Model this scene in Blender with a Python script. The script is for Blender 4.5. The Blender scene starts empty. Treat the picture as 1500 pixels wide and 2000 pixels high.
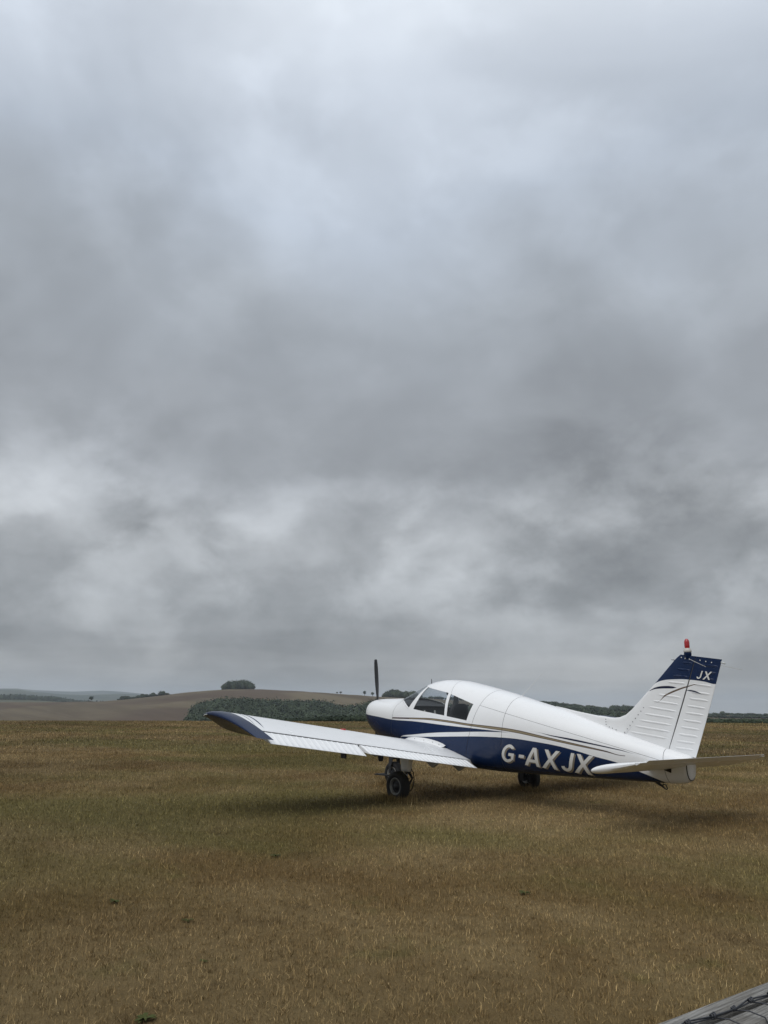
import bpy, bmesh, math, random
import numpy as np
from mathutils import Vector, Matrix, noise as mnoise

R = math.radians
rng = np.random.default_rng(7)
random.seed(7)
scene = bpy.context.scene
col = scene.collection

# ------------------------------------------------------------------ camera
# World frame: x runs aft along the aircraft, y to its right wing, z up, ground at z = 0.
CAM = Vector((12.39, -9.66, 1.36))
CYAW, CPIT, CROLL, CF = R(141.05), R(14.44), R(0.76), 1500.0
cam_d = bpy.data.cameras.new('camera')
cam_o = bpy.data.objects.new('camera', cam_d)
col.objects.link(cam_o)
cam_d.sensor_fit = 'HORIZONTAL'
cam_d.sensor_width = 36.0
cam_d.lens = 36.0 * CF / 1500.0
cam_d.clip_start = 0.05
cam_d.clip_end = 40000.0
_d = Vector((math.cos(CPIT) * math.cos(CYAW), math.cos(CPIT) * math.sin(CYAW), math.sin(CPIT)))
_r = _d.cross(Vector((0, 0, 1))).normalized()
_u = _r.cross(_d)
_c, _s = math.cos(CROLL), math.sin(CROLL)
_x = _c * _r + _s * _u
_y = -_s * _r + _c * _u
_z = -_d
cam_o.matrix_world = Matrix(((_x.x, _y.x, _z.x, CAM.x), (_x.y, _y.y, _z.y, CAM.y), (_x.z, _y.z, _z.z, CAM.z), (0, 0, 0, 1)))
scene.camera = cam_o

# ------------------------------------------------------------------ node helpers
class NT:
    def __init__(s, tree):
        s.t = tree; s.n = tree.nodes; s.l = tree.links
    def new(s, kind, **kw):
        n = s.n.new(kind)
        for k, v in kw.items():
            setattr(n, k, v)
        return n
    def put(s, sock, v):
        if hasattr(v, 'is_output'):
            s.l.new(v, sock)
        elif v is not None:
            if isinstance(v, (tuple, list)) and len(v) == 3 and len(sock.default_value) == 4:
                v = (*v, 1.0)
            sock.default_value = v
    def m(s, op, a, b=None, c=None, clamp=False):
        n = s.new('ShaderNodeMath', operation=op, use_clamp=clamp)
        s.put(n.inputs[0], a); s.put(n.inputs[1], b); s.put(n.inputs[2], c)
        return n.outputs[0]
    def vm(s, op, a, b=None, scale=None):
        n = s.new('ShaderNodeVectorMath', operation=op)
        s.put(n.inputs[0], a); s.put(n.inputs[1], b)
        if scale is not None: s.put(n.inputs['Scale'], scale)
        return n.outputs[0]
    def mix(s, f, a, b, blend='MIX'):
        n = s.new('ShaderNodeMix', data_type='RGBA', blend_type=blend)
        s.put(n.inputs[0], f); s.put(n.inputs[6], a); s.put(n.inputs[7], b)
        return n.outputs[2]
    def ramp(s, f, stops, interp='LINEAR'):
        n = s.new('ShaderNodeValToRGB'); cr = n.color_ramp; cr.interpolation = interp
        while len(cr.elements) > 1: cr.elements.remove(cr.elements[-1])
        for i, (p, c) in enumerate(stops):
            e = cr.elements[0] if i == 0 else cr.elements.new(p)
            e.position = p
            e.color = (*c, 1) if isinstance(c, (tuple, list)) else (c, c, c, 1)
        s.put(n.inputs[0], f)
        return n.outputs[0]
    def noise(s, vec, scale, detail=4, rough=0.5, dist=0.0, out=0):
        n = s.new('ShaderNodeTexNoise')
        s.put(n.inputs['Vector'], vec); n.inputs['Scale'].default_value = scale
        n.inputs['Detail'].default_value = detail; n.inputs['Roughness'].default_value = rough
        n.inputs['Distortion'].default_value = dist
        return n.outputs[out]
    def smooth(s, v, a, b, lo=0.0, hi=1.0):
        n = s.new('ShaderNodeMapRange', interpolation_type='SMOOTHSTEP')
        s.put(n.inputs[0], v)
        for i, q in enumerate((a, b, lo, hi)): n.inputs[1 + i].default_value = q
        return n.outputs[0]
    def curve(s, xs, pts, x0, x1, y0, y1):
        """pts: (x, y) table evaluated at socket xs (world units)."""
        n = s.new('ShaderNodeFloatCurve')
        f = s.m('DIVIDE', s.m('SUBTRACT', xs, x0), x1 - x0, clamp=True)
        s.put(n.inputs['Value'], f)
        cv = n.mapping.curves[0]
        P = sorted(pts)
        P = [(x0, P[0][1])] + [p for p in P if x0 < p[0] < x1] + [(x1, P[-1][1])]
        while len(cv.points) > 2: cv.points.remove(cv.points[1])
        for i, (px, py) in enumerate(P):
            lx, ly = (px - x0) / (x1 - x0), (py - y0) / (y1 - y0)
            if i == 0: cv.points[0].location = (lx, ly)
            elif i == len(P) - 1: cv.points[len(cv.points) - 1].location = (lx, ly)
            else: cv.points.new(lx, ly)
        for p in cv.points: p.handle_type = 'AUTO_CLAMPED'
        n.mapping.update()
        return s.m('MULTIPLY_ADD', n.outputs[0], y1 - y0, y0)
    def below(s, v, edge, k=400.0):
        return s.m('MULTIPLY_ADD', s.m('SUBTRACT', edge, v), k, 0.5, clamp=True)

def new_mat(name):
    m = bpy.data.materials.new(name); m.use_nodes = True
    t = NT(m.node_tree)
    b = t.n['Principled BSDF']
    return m, t, b

def simple(name, colr, rough=0.5, metal=0.0, coat=0.0, var=0.06, nscale=8.0, bump=0.0):
    m, t, b = new_mat(name)
    tc = t.new('ShaderNodeTexCoord').outputs['Object']
    n = t.noise(tc, nscale, 5, 0.6)
    f = t.m('MULTIPLY_ADD', n, 2 * var, 1 - var)
    c = t.vm('SCALE', (colr[0], colr[1], colr[2]), scale=f)
    t.put(b.inputs['Base Color'], c)
    t.put(b.inputs['Roughness'], t.m('MULTIPLY_ADD', n, 0.12, rough - 0.06))
    b.inputs['Metallic'].default_value = metal
    b.inputs['Coat Weight'].default_value = coat
    b.inputs['Coat Roughness'].default_value = 0.08
    if bump:
        bn = t.new('ShaderNodeBump'); bn.inputs['Strength'].default_value = bump
        bn.inputs['Distance'].default_value = 0.01
        t.put(bn.inputs['Height'], t.noise(tc, nscale * 6, 6, 0.6)); t.put(b.inputs['Normal'], bn.outputs[0])
    return m

# ------------------------------------------------------------------ sky and light
SUN_EL, SUN_AZ = R(56), R(-72)          # broad, soft light filtered by the overcast
world = bpy.data.worlds.new('World'); scene.world = world; world.use_nodes = True
w = NT(world.node_tree); w.n.clear()
wo = w.new('ShaderNodeOutputWorld'); bg = w.new('ShaderNodeBackground')
w.l.new(bg.outputs[0], wo.inputs[0]); bg.inputs['Strength'].default_value = 0.1
sky = w.new('ShaderNodeTexSky', sky_type='NISHITA', sun_disc=False)
sky.sun_elevation = SUN_EL; sky.sun_rotation = R(90) - SUN_AZ
dirv = w.new('ShaderNodeTexCoord').outputs['Generated']
sx = w.new('ShaderNodeSeparateXYZ'); w.l.new(dirv, sx.inputs[0])
dz = w.m('MAXIMUM', sx.outputs[2], 0.0)
def cloud_space(k, off):
    c = w.new('ShaderNodeCombineXYZ')
    w.put(c.inputs[0], sx.outputs[0]); w.put(c.inputs[1], sx.outputs[1]); w.put(c.inputs[2], w.m('MULTIPLY', sx.outputs[2], k))
    return w.vm('ADD', c.outputs[0], off)
big = w.noise(cloud_space(1.3, (3.1, 7.4, 0.0)), 2.3, 4, 0.5, 0.5)
dzw = w.m('ADD', dz, w.m('MULTIPLY', w.m('MULTIPLY', w.m('SUBTRACT', big, 0.5), 0.26), w.smooth(dz, 0.02, 0.25)))   # uneven cloud base
base = w.ramp(dzw, [(0.0, (.385, .378, .365)), (.035, (.365, .365, .360)), (.085, (.318, .330, .340)), (.14, (.350, .368, .384)),
                   (.22, (.392, .412, .432)), (.30, (.345, .366, .392)), (.40, (.358, .384, .418)), (.50, (.425, .465, .515)),
                   (.60, (.500, .560, .645)), (.69, (.620, .680, .765)), (.82, (.80, .855, .92)), (1.0, (.97, 1.01, 1.05))])
mid = w.noise(cloud_space(1.5, (11.7, 2.2, 0.4)), 6.5, 7, 0.52, 0.2)
fine = w.noise(cloud_space(1.6, (5.3, 1.9, 2.0)), 15.0, 7, 0.6, 0.2)
pinv = w.m('DIVIDE', 1.0, w.m('ADD', dz, 0.07))
pc = w.new('ShaderNodeCombineXYZ')
w.put(pc.inputs[0], w.m('MULTIPLY', sx.outputs[0], pinv)); w.put(pc.inputs[1], w.m('MULTIPLY', sx.outputs[1], pinv))
layer = w.noise(w.vm('ADD', pc.outputs[0], (1.3, 4.1, 0.0)), 0.6, 5, 0.5, 0.3)     # cloud base receding to the horizon
lowm = w.m('MULTIPLY', w.smooth(dzw, 0.38, 0.20), w.smooth(dz, 0.0, 0.12, 0.35, 1.0))
v1 = w.m('MULTIPLY_ADD', w.smooth(big, 0.32, 0.68), 0.20, -0.10)
v2 = w.m('MULTIPLY', w.m('MULTIPLY_ADD', w.smooth(mid, 0.42, 0.66), 0.46, -0.20), w.m('MULTIPLY_ADD', lowm, 0.80, 0.26))
v3 = w.m('MULTIPLY', w.m('SUBTRACT', fine, 0.5), w.m('MULTIPLY_ADD', lowm, 0.60, 0.06))
v4 = w.m('MULTIPLY', w.m('MULTIPLY_ADD', w.smooth(layer, 0.36, 0.66), 0.22, -0.11), w.smooth(dz, 0.20, 0.06))
# the larger cloud masses: broken bright patches and heavy grey ones, by direction, with torn edges
wn = w.new('ShaderNodeTexNoise'); w.put(wn.inputs['Vector'], cloud_space(1.6, (2.0, 9.0, 4.0))); wn.inputs['Scale'].default_value = 9.0; wn.inputs['Detail'].default_value = 7; wn.inputs['Roughness'].default_value = 0.58
warp = w.vm('SCALE', w.vm('SUBTRACT', wn.outputs['Color'], (.5, .5, .5)), scale=0.20)
wdir = w.vm('NORMALIZE', w.vm('ADD', dirv, warp))
mass = 0.0
for u_, v_, r_, a_ in ((700, 30, 130, .06), (850, 190, 130, .07), (590, 410, 110, .04), (480, 520, 80, .05), (180, 110, 150, .07), (1420, 120, 220, .06), (330, 330, 200, -.05), (1150, 420, 220, -.05),
                       (800, 830, 330, -.08), (1250, 880, 260, -.10), (250, 690, 260, -.06), (80, 960, 100, .30), (195, 935, 60, .20), (265, 1050, 105, -.18), (560, 1030, 100, .24), (440, 1100, 90, .12),
                       (900, 1060, 110, .26), (790, 1130, 100, .14), (1160, 1010, 150, -.08), (1460, 1000, 110, .12), (650, 1215, 240, -.14), (230, 1225, 110, .14), (1050, 1290, 140, .10), (1300, 1325, 110, .12), (420, 1300, 150, -.06)):
    q_ = ((u_ - 750) / CF * _x + (1000 - v_) / CF * _y + _d).normalized()
    dn = w.new('ShaderNodeVectorMath', operation='DOT_PRODUCT'); w.put(dn.inputs[0], wdir); dn.inputs[1].default_value = tuple(q_)
    g_ = w.m('EXPONENT', w.m('MULTIPLY', w.m('SUBTRACT', dn.outputs['Value'], 1.0), (CF / r_) ** 2))
    mass = w.m('MULTIPLY_ADD', g_, a_ * (1.5 if a_ > 0 else .75), mass)
gain = w.m('ADD', w.m('ADD', w.m('ADD', w.m('ADD', 1.0, mass), v1), v4), w.m('ADD', v2, v3))
cloud = w.vm('SCALE', base, scale=w.m('MULTIPLY', gain, 10.0))
w.put(bg.inputs['Color'], w.mix(0.97, sky.outputs[0], cloud))

sun_d = bpy.data.lights.new('sun', 'SUN'); sun_o = bpy.data.objects.new('sun', sun_d); col.objects.link(sun_o)
sun_d.energy = 1.5; sun_d.angle = R(60); sun_d.color = (1.0, 0.97, 0.93)
_sd = Vector((math.cos(SUN_EL) * math.cos(SUN_AZ), math.cos(SUN_EL) * math.sin(SUN_AZ), math.sin(SUN_EL)))
sun_o.rotation_euler = _sd.to_track_quat('Z', 'Y').to_euler(); sun_o.location = (0, 0, 30)

scene.view_settings.view_transform = 'Standard'
scene.view_settings.look = 'None'
scene.view_settings.exposure = 0.0
scene.view_settings.gamma = 1.0
scene.view_settings.use_curve_mapping = False
scene.cycles.volume_bounces = 2
scene.cycles.max_bounces = 8
scene.cycles.transparent_max_bounces = 16
scene.cycles.use_denoising = True

# ------------------------------------------------------------------ mesh helpers
def link(o, parent=None, base=None):
    col.objects.link(o)
    if parent is not None:
        o.parent = parent
        if base is not None: o.matrix_parent_inverse = Matrix.Translation(-Vector(base))
    return o

def mesh_obj(name, V, F, mat, parent=None, base=None, smooth=False):
    me = bpy.data.meshes.new(name)
    me.from_pydata([tuple(map(float, v)) for v in V], [], [tuple(int(i) for i in f) for f in F])
    me.update()
    if smooth: me.polygons.foreach_set('use_smooth', [True] * len(me.polygons))
    me.materials.append(mat)
    return link(bpy.data.objects.new(name, me), parent, base)

def np_mesh(name, V, F, mat, attrs=None, parent=None, smooth=False):
    """V (n,3), F (m,3) as arrays; attrs: {name: per-vertex float array}."""
    me = bpy.data.meshes.new(name)
    V = np.ascontiguousarray(V, dtype=np.float32); F = np.ascontiguousarray(F, dtype=np.int32)
    me.vertices.add(len(V)); me.vertices.foreach_set('co', V.ravel())
    k = F.shape[1]
    me.loops.add(F.size); me.loops.foreach_set('vertex_index', F.ravel())
    me.polygons.add(len(F)); me.polygons.foreach_set('loop_start', np.arange(0, F.size, k, dtype=np.int32))
    me.polygons.foreach_set('loop_total', np.full(len(F), k, dtype=np.int32))
    if smooth: me.polygons.foreach_set('use_smooth', np.ones(len(F), dtype=bool))
    for an, av in (attrs or {}).items():
        a = me.attributes.new(an, 'FLOAT', 'POINT'); a.data.foreach_set('value', np.asarray(av, dtype=np.float32))
    me.update(); me.validate()
    me.materials.append(mat)
    return link(bpy.data.objects.new(name, me), parent)

def bm_obj(name, bm, mat, parent=None, base=None, smooth=False):
    me = bpy.data.meshes.new(name); bm.to_mesh(me); bm.free()
    if smooth: me.polygons.foreach_set('use_smooth', [True] * len(me.polygons))
    me.materials.append(mat)
    return link(bpy.data.objects.new(name, me), parent, base)

class Acc:
    """collects shapes that make up one part"""
    def __init__(s): s.V = []; s.F = []
    def add(s, V, F):
        o = len(s.V); s.V += [tuple(v) for v in V]; s.F += [tuple(i + o for i in f) for f in F]; return s
    def grid(s, rows, close_u=False, close_v=False, caps=False):
        n, k = len(rows), len(rows[0]); V = [p for r in rows for p in r]; F = []
        for i in range(n if close_v else n - 1):
            for j in range(k if close_u else k - 1):
                a, b = i * k + j, i * k + (j + 1) % k
                c, d = ((i + 1) % n) * k + (j + 1) % k, ((i + 1) % n) * k + j
                F.append((a, b, c, d))
        if caps:
            F.append(tuple(range(k))[::-1]); F.append(tuple((n - 1) * k + j for j in range(k)))
        return s.add(V, F)
    def box(s, lo, hi):
        x0, y0, z0 = lo; x1, y1, z1 = hi
        V = [(x0, y0, z0), (x1, y0, z0), (x1, y1, z0), (x0, y1, z0), (x0, y0, z1), (x1, y0, z1), (x1, y1, z1), (x0, y1, z1)]
        return s.add(V, [(3, 2, 1, 0), (4, 5, 6, 7), (0, 1, 5, 4), (1, 2, 6, 5), (2, 3, 7, 6), (3, 0, 4, 7)])
    def tube(s, pts, rad, n=8, caps=True):
        pts = [Vector(p) for p in pts]; rows = []
        rad = rad if isinstance(rad, (list, tuple)) else [rad] * len(pts)
        ref = Vector((0, 0, 1))
        for i, p in enumerate(pts):
            t = (pts[min(i + 1, len(pts) - 1)] - pts[max(i - 1, 0)]).normalized()
            if abs(t.dot(ref)) > 0.95: ref = Vector((0.3, 1, 0.1)).normalized()
            a = t.cross(ref).normalized(); b = t.cross(a)
            rows.append([tuple(p + (a * math.cos(q) + b * math.sin(q)) * rad[i]) for q in (2 * math.pi * j / n for j in range(n))])
        return s.grid(rows, close_u=True, caps=caps)
    def lathe(s, prof, c, axis='y', n=40, closed=False):
        """prof: (radius, offset along the axis)"""
        rows = []
        for r, o in prof:
            row = []
            for j in range(n):
                q = 2 * math.pi * j / n; a, b = r * math.cos(q), r * math.sin(q)
                p = {'y': (a, o, b), 'x': (o, a, b), 'z': (a, b, o)}[axis]
                row.append((c[0] + p[0], c[1] + p[1], c[2] + p[2]))
            rows.append(row)
        return s.grid(rows, close_u=True, close_v=closed)
    def obj(s, name, mat, parent=None, base=None, smooth=False, bevel=0.0):
        if bevel:
            bm = bmesh.new(); vs = [bm.verts.new(v) for v in s.V]
            for f in s.F:
                try: bm.faces.new([vs[i] for i in f])
                except ValueError: pass
            bmesh.ops.recalc_face_normals(bm, faces=bm.faces)
            es = [e for e in bm.edges if len(e.link_faces) == 2 and e.calc_face_angle() > 0.5]
            bmesh.ops.bevel(bm, geom=es, offset=bevel, segments=2, affect='EDGES', profile=0.5, clamp_overlap=True)
            o = bm_obj(name, bm, mat, parent, base, smooth)
        else:
            o = mesh_obj(name, s.V, s.F, mat, parent, base, smooth)
        return o

def tag(o, label=None, cat=None, group=None, kind=None):
    if label: o['label'] = label
    if cat: o['category'] = cat
    if group: o['group'] = group
    if kind: o['kind'] = kind
    return o

def thing(name, loc, label, cat, group=None):
    o = bpy.data.objects.new(name, None); o.location = loc; o.empty_display_size = 0.3
    col.objects.link(o); return tag(o, label, cat, group)

def sight(u, v):                 # direction from the camera spot: (azimuth, elevation) used to place distant terrain
    u, v = float(u), float(v)
    q = (u - 750) / CF * _x + (1000 - v) / CF * _y + _d
    return math.atan2(q.y, q.x), math.atan2(q.z, math.hypot(q.x, q.y))
def at_range(u, v, r):           # a point r metres away (level distance)
    a, e = sight(u, v)
    return Vector((CAM.x + r * math.cos(a), CAM.y + r * math.sin(a), CAM.z + r * math.tan(e)))
def on_ground(u, v, z=0.0):
    u, v = float(u), float(v)
    q = (u - 750) / CF * _x + (1000 - v) / CF * _y + _d
    return CAM + q * ((z - CAM.z) / q.z)

# ------------------------------------------------------------------ ground and terrain
def lerp_tab(x, tab):
    xs = [t[0] for t in tab]; ys = [t[1] for t in tab]
    return float(np.interp(x, xs, ys))

def smoothstep(t):
    t = min(1.0, max(0.0, t)); return t * t * (3 - 2 * t)

def grass_colour(t, P):
    """dry summer turf: brown, straw and a little olive green, in patches that lie on the field"""
    n0 = t.noise(t.vm('ADD', P, (91.0, 3.0, 0.0)), 0.055, 4, 0.55, 0.6)
    n1 = t.noise(P, 0.13, 4, 0.55, 0.5)
    n2 = t.noise(t.vm('ADD', P, (31.0, 12.0, 0.0)), 0.42, 5, 0.6, 0.5)
    n3 = t.noise(t.vm('ADD', P, (7.0, 55.0, 0.0)), 1.7, 5, 0.6, 0.3)
    brown, straw, olive, dark = (.184, .122, .050), (.278, .203, .098), (.152, .134, .045), (.094, .060, .025)
    c = t.mix(t.smooth(n2, .34, .66), brown, straw)
    c = t.mix(t.m('MULTIPLY', t.smooth(n1, .44, .62), .75), c, olive)
    c = t.mix(t.m('MULTIPLY', t.smooth(n3, .56, .74), .55), c, olive)
    c = t.mix(t.m('MULTIPLY', t.smooth(n3, .44, .26), .45), c, dark)
    c = t.vm('SCALE', c, scale=t.m('MULTIPLY_ADD', t.smooth(n0, .32, .68), .5, .76))
    return c, n3

m_ground, t, b = new_mat('turf')
geo = t.new('ShaderNodeNewGeometry').outputs['Position']
c, n3 = grass_colour(t, geo)
nf = t.noise(geo, 60, 6, 0.7)
nf2 = t.noise(geo, 9, 6, 0.65)
f = t.m('ADD', t.m('MULTIPLY_ADD', nf, 0.7, 0.25), t.m('MULTIPLY', nf2, 0.5))
t.put(b.inputs['Base Color'], t.vm('SCALE', c, scale=t.m('MULTIPLY', f, 0.72)))
b.inputs['Roughness'].default_value = 0.95; b.inputs['Specular IOR Level'].default_value = 0.1
bn = t.new('ShaderNodeBump'); bn.inputs['Strength'].default_value = 0.7; bn.inputs['Distance'].default_value = 0.05
t.put(bn.inputs['Height'], t.m('ADD', nf, t.m('MULTIPLY', nf2, 2.0))); t.put(b.inputs['Normal'], bn.outputs[0])

m_hill, t, b = new_mat('stubble_hill')
geo = t.new('ShaderNodeNewGeometry').outputs['Position']
ax = t.new('ShaderNodeMapping'); ax.inputs['Rotation'].default_value = (0, 0, R(-35)); ax.inputs['Scale'].default_value = (0.25, 1.6, 1.0)
t.put(ax.inputs['Vector'], geo)
h1 = t.noise(ax.outputs[0], 0.012, 5, 0.6, 0.6); h2 = t.noise(ax.outputs[0], 0.06, 5, 0.65); h3 = t.noise(geo, 0.006, 3, 0.5, 0.8)
c = t.mix(t.smooth(h1, .35, .65), (.086, .067, .043), (.138, .113, .073))
c = t.mix(t.m('MULTIPLY', t.smooth(h2, .50, .68), .5), c, (.150, .122, .088))
c = t.mix(t.m('MULTIPLY', t.smooth(h3, .50, .60), .6), c, (.070, .047, .036))
t.put(b.inputs['Base Color'], c); b.inputs['Roughness'].default_value = 0.95; b.inputs['Specular IOR Level'].default_value = 0.1

m_ridge, t, b = new_mat('far_downland')
geo = t.new('ShaderNodeNewGeometry').outputs['Position']
h1 = t.noise(geo, 0.004, 5, 0.6, 0.5); h2 = t.noise(geo, 0.015, 4, 0.6)
c = t.mix(t.smooth(h1, .42, .60), (.034, .048, .034), (.085, .088, .058))
c = t.mix(t.m('MULTIPLY', t.smooth(h2, .5, .65), .6), c, (.035, .048, .028))
t.put(b.inputs['Base Color'], c); b.inputs['Roughness'].default_value = 0.95; b.inputs['Specular IOR Level'].default_value = 0.1

EDGE = [(-700, 74), (0, 78), (375, 84), (700, 92), (1000, 112), (1300, 138), (1450, 150), (2300, 160)]   # where the level field ends
def rel(az): return math.atan2(math.sin(CYAW - az), math.cos(CYAW - az))
u_tab = [(rel(sight(u, 1390)[0]), u) for u in range(-900, 2500, 50)]
def u_of(az): return lerp_tab(rel(az), u_tab)
def ground_z(x, y):
    dx, dy = x - CAM.x, y - CAM.y
    r = math.hypot(dx, dy)
    da = math.atan2(dy, dx) - CYAW
    da = math.atan2(math.sin(da), math.cos(da))
    e = lerp_tab(u_of(CYAW + max(-1.0, min(1.0, da))), EDGE)
    if abs(da) > 1.0: e = e + (220 - e) * smoothstep((abs(da) - 1.0) / 0.8)
    k = max(0.0, r - e)
    z = -28 * (1 - math.exp(-(k / 170.0) ** 1.6))
    if 6 < r < e: z += 0.05 * (mnoise.noise(Vector((x * .05, y * .05, 3))) ) * smoothstep((r - 25) / 20)
    return z
rad = [0.0, 1.5, 3, 5, 8, 12, 17, 23, 30, 38, 47, 56, 65, 72, 76, 80, 84, 88, 92, 97, 103, 110, 118, 127, 136, 145, 152, 160, 170, 185, 205, 230, 260, 300, 350, 420, 520, 700, 1000, 1600, 2600, 4500, 8200]
NA = 240
V, F = [(CAM.x, CAM.y, 0.0)], []
for r in rad[1:]:
    for j in range(NA):
        a = 2 * math.pi * j / NA; x, y = CAM.x + r * math.cos(a), CAM.y + r * math.sin(a)
        V.append((x, y, ground_z(x, y)))
for j in range(NA): F.append((0, 1 + j, 1 + (j + 1) % NA))
for i in range(len(rad) - 2):
    for j in range(NA):
        a, b2 = 1 + i * NA + j, 1 + i * NA + (j + 1) % NA
        F.append((a, a + NA, b2 + NA, b2))
tag(mesh_obj('ground', V, F, m_ground, smooth=True), kind='structure')

def ridge_sheet(name, mat, crest, r0, rc, r1, z0, z1, nrow=26, rough=0.0, pw=1.0, us=None):
    """a hill: rises from r0 to its crest at rc and falls again to r1; crest = (photo column, crest row) sight table"""
    us = us or np.linspace(crest[0][0], crest[-1][0], 160)
    V, F = [], []
    rr = [r0 + (rc - r0) * (i / (nrow - 8)) for i in range(nrow - 7)] + [rc + (r1 - rc) * ((i + 1) / 7) ** 1.4 for i in range(7)]
    for u in us:
        p = at_range(u, lerp_tab(u, crest), 1.0); a = math.atan2(p.y - CAM.y, p.x - CAM.x)
        zc = CAM.z + rc * (p.z - CAM.z)
        for r in rr:
            if r <= rc: s = math.sin(0.5 * math.pi * ((r - r0) / (rc - r0))) ** pw; z = z0 + (zc - z0) * s
            else: s = smoothstep((r - rc) / (r1 - rc)); z = zc + (z1 - zc) * s
            x, y = CAM.x + r * math.cos(a), CAM.y + r * math.sin(a)
            z += rough * mnoise.noise(Vector((x / (rc * .03), y / (rc * .03), 1.7))) * min(1, (r - r0) / (rc - r0))
            V.append((x, y, z))
    k = len(rr)
    for i in range(len(us) - 1):
        for j in range(k - 1): F.append((i * k + j, i * k + j + 1, (i + 1) * k + j + 1, (i + 1) * k + j))
    return tag(mesh_obj(name, V, F, mat, smooth=True), kind='structure')

HILL = [(-900, 1378), (-300, 1373), (0, 1372.5), (133, 1371), (200, 1370), (253, 1366.5), (317, 1358), (367, 1352.7), (417, 1348.3), (445, 1346.8), (500, 1346.8),
        (575, 1350.5), (633, 1354), (692, 1358), (730, 1360.5), (800, 1364), (900, 1368), (1000, 1372), (1080, 1376.5), (1108, 1379.5), (1186, 1387.5), (1260, 1391),
        (1378, 1397), (1500, 1398.5), (1800, 1403), (2400, 1412)]
ridge_sheet('hill', m_hill, HILL, 260, 900, 1900, -27.5, -40, rough=1.0, pw=2.4)
def hill_z(u, r):
    p = at_range(u, lerp_tab(u, HILL), 1.0); zc = CAM.z + 900 * (p.z - CAM.z)
    return -27.5 + (zc + 27.5) * math.sin(0.5 * math.pi * min(1, max(0, (r - 260) / 640))) ** 2.4
RA = [(-900, 1352), (-300, 1346), (0, 1345.5), (40, 1346), (60, 1348), (130, 1351), (165, 1351), (190, 1349), (215, 1349.3), (250, 1353), (300, 1357), (380, 1362), (700, 1366), (1300, 1392), (2400, 1402)]
RB = [(-900, 1353), (-300, 1350), (0, 1347.5), (35, 1348), (60, 1351), (100, 1355), (160, 1358), (200, 1356.5), (230, 1355.5), (270, 1357), (310, 1361), (420, 1367), (700, 1372)]
RC = [(-900, 1366), (-300, 1363), (0, 1363), (80, 1365), (150, 1371), (240, 1374), (400, 1380)]
ridge_sheet('far_ridge', m_ridge, RA, 4800, 6800, 8000, -35, -38, rough=7, nrow=18)
ridge_sheet('far_ridge', m_ridge, RB, 2900, 4000, 4800, -35, -38, rough=5, nrow=18)
ridge_sheet('far_ridge', m_ridge, RC, 1250, 1650, 2300, -32, -38, rough=1.5, nrow=18)

# ------------------------------------------------------------------ trees
m_leaf, t, b = new_mat('dark_summer_foliage')
tc = t.new('ShaderNodeNewGeometry').outputs['Position']
n = t.noise(tc, 0.12, 4, 0.6); n2 = t.noise(tc, 0.9, 3, 0.6)
c = t.mix(t.smooth(n, .35, .65), (.032, .044, .030), (.066, .086, .054))
c = t.vm('SCALE', c, scale=t.m('MULTIPLY_ADD', n2, 0.5, 0.75))
t.put(b.inputs['Base Color'], c); b.inputs['Roughness'].default_value = 0.9; b.inputs['Specular IOR Level'].default_value = 0.15
m_bark = simple('bark', (.07, .055, .04), 0.9)

def ico(sub):
    bm = bmesh.new(); bmesh.ops.create_icosphere(bm, subdivisions=sub, radius=1.0)
    V = np.array([v.co for v in bm.verts]); F = np.array([[v.index for v in f.verts] for f in bm.faces]); bm.free(); return V, F
ICO2 = ico(2)

def crown(seed, leaves=170, size=0.095, lob=0.40):
    """one irregular broadleaf crown of unit radius: a lumpy core and leaf sprays standing off it"""
    g = np.random.default_rng(seed)
    V, F = ICO2; V = V.copy()
    off = Vector(g.uniform(0, 50, 3))
    d = np.array([1 + lob * (mnoise.noise(Vector(v) * 1.7 + off) + .5 * mnoise.noise(Vector(v) * 3.9 + off)) for v in V])
    core = V * (d * 0.86)[:, None]
    vs, fs = [core], [F]; o = len(core)
    dirs = g.normal(size=(leaves, 3)); dirs /= np.linalg.norm(dirs, axis=1)[:, None]
    dirs[:, 2] = np.where(dirs[:, 2] < -.5, -dirs[:, 2], dirs[:, 2])
    for q in dirs:
        rr = 1 + lob * (mnoise.noise(Vector(q) * 1.7 + off) + .5 * mnoise.noise(Vector(q) * 3.9 + off))
        p = q * rr * g.uniform(.80, 1.07)
        nrm = q + g.normal(size=3) * .30; nrm /= np.linalg.norm(nrm)
        a = np.cross(nrm, g.normal(size=3)); a /= np.linalg.norm(a); bb = np.cross(nrm, a)
        s = size * g.uniform(.6, 1.35)
        quad = np.array([p - a * s - bb * s * .5, p + a * s * .2 - bb * s * .9, p + a * s + bb * s * .4, p - a * s * .3 + bb * s])
        vs.append(quad); fs.append(np.array([[o, o + 1, o + 2], [o, o + 2, o + 3]])); o += 4
    return np.vstack(vs), np.vstack(fs)
CROWNS = [crown(100 + i) for i in range(9)]
SMALL = [crown(200 + i, 110, .17) for i in range(6)]

def wood(name, trees, label, cat, bank=CROWNS):
    """many trees that read as one mass: (base point, radius, height)"""
    vs, fs, o = [], [], 0
    for i, (p, rr, h) in enumerate(trees):
        V, F = bank[int(rng.integers(len(bank)))]
        a = rng.uniform(0, 6.28); ca, sa = math.cos(a), math.sin(a)
        W = V @ np.array([[ca, sa, 0], [-sa, ca, 0], [0, 0, 1]])
        W = W * np.array([rr * rng.uniform(.9, 1.1), rr * rng.uniform(.9, 1.1), h * .56]) + np.array([p[0], p[1], p[2] + h * .5])
        vs.append(W); fs.append(F + o); o += len(W)
    return tag(np_mesh(name, np.vstack(vs), np.vstack(fs), m_leaf, smooth=True), label, cat, kind='stuff')

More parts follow.
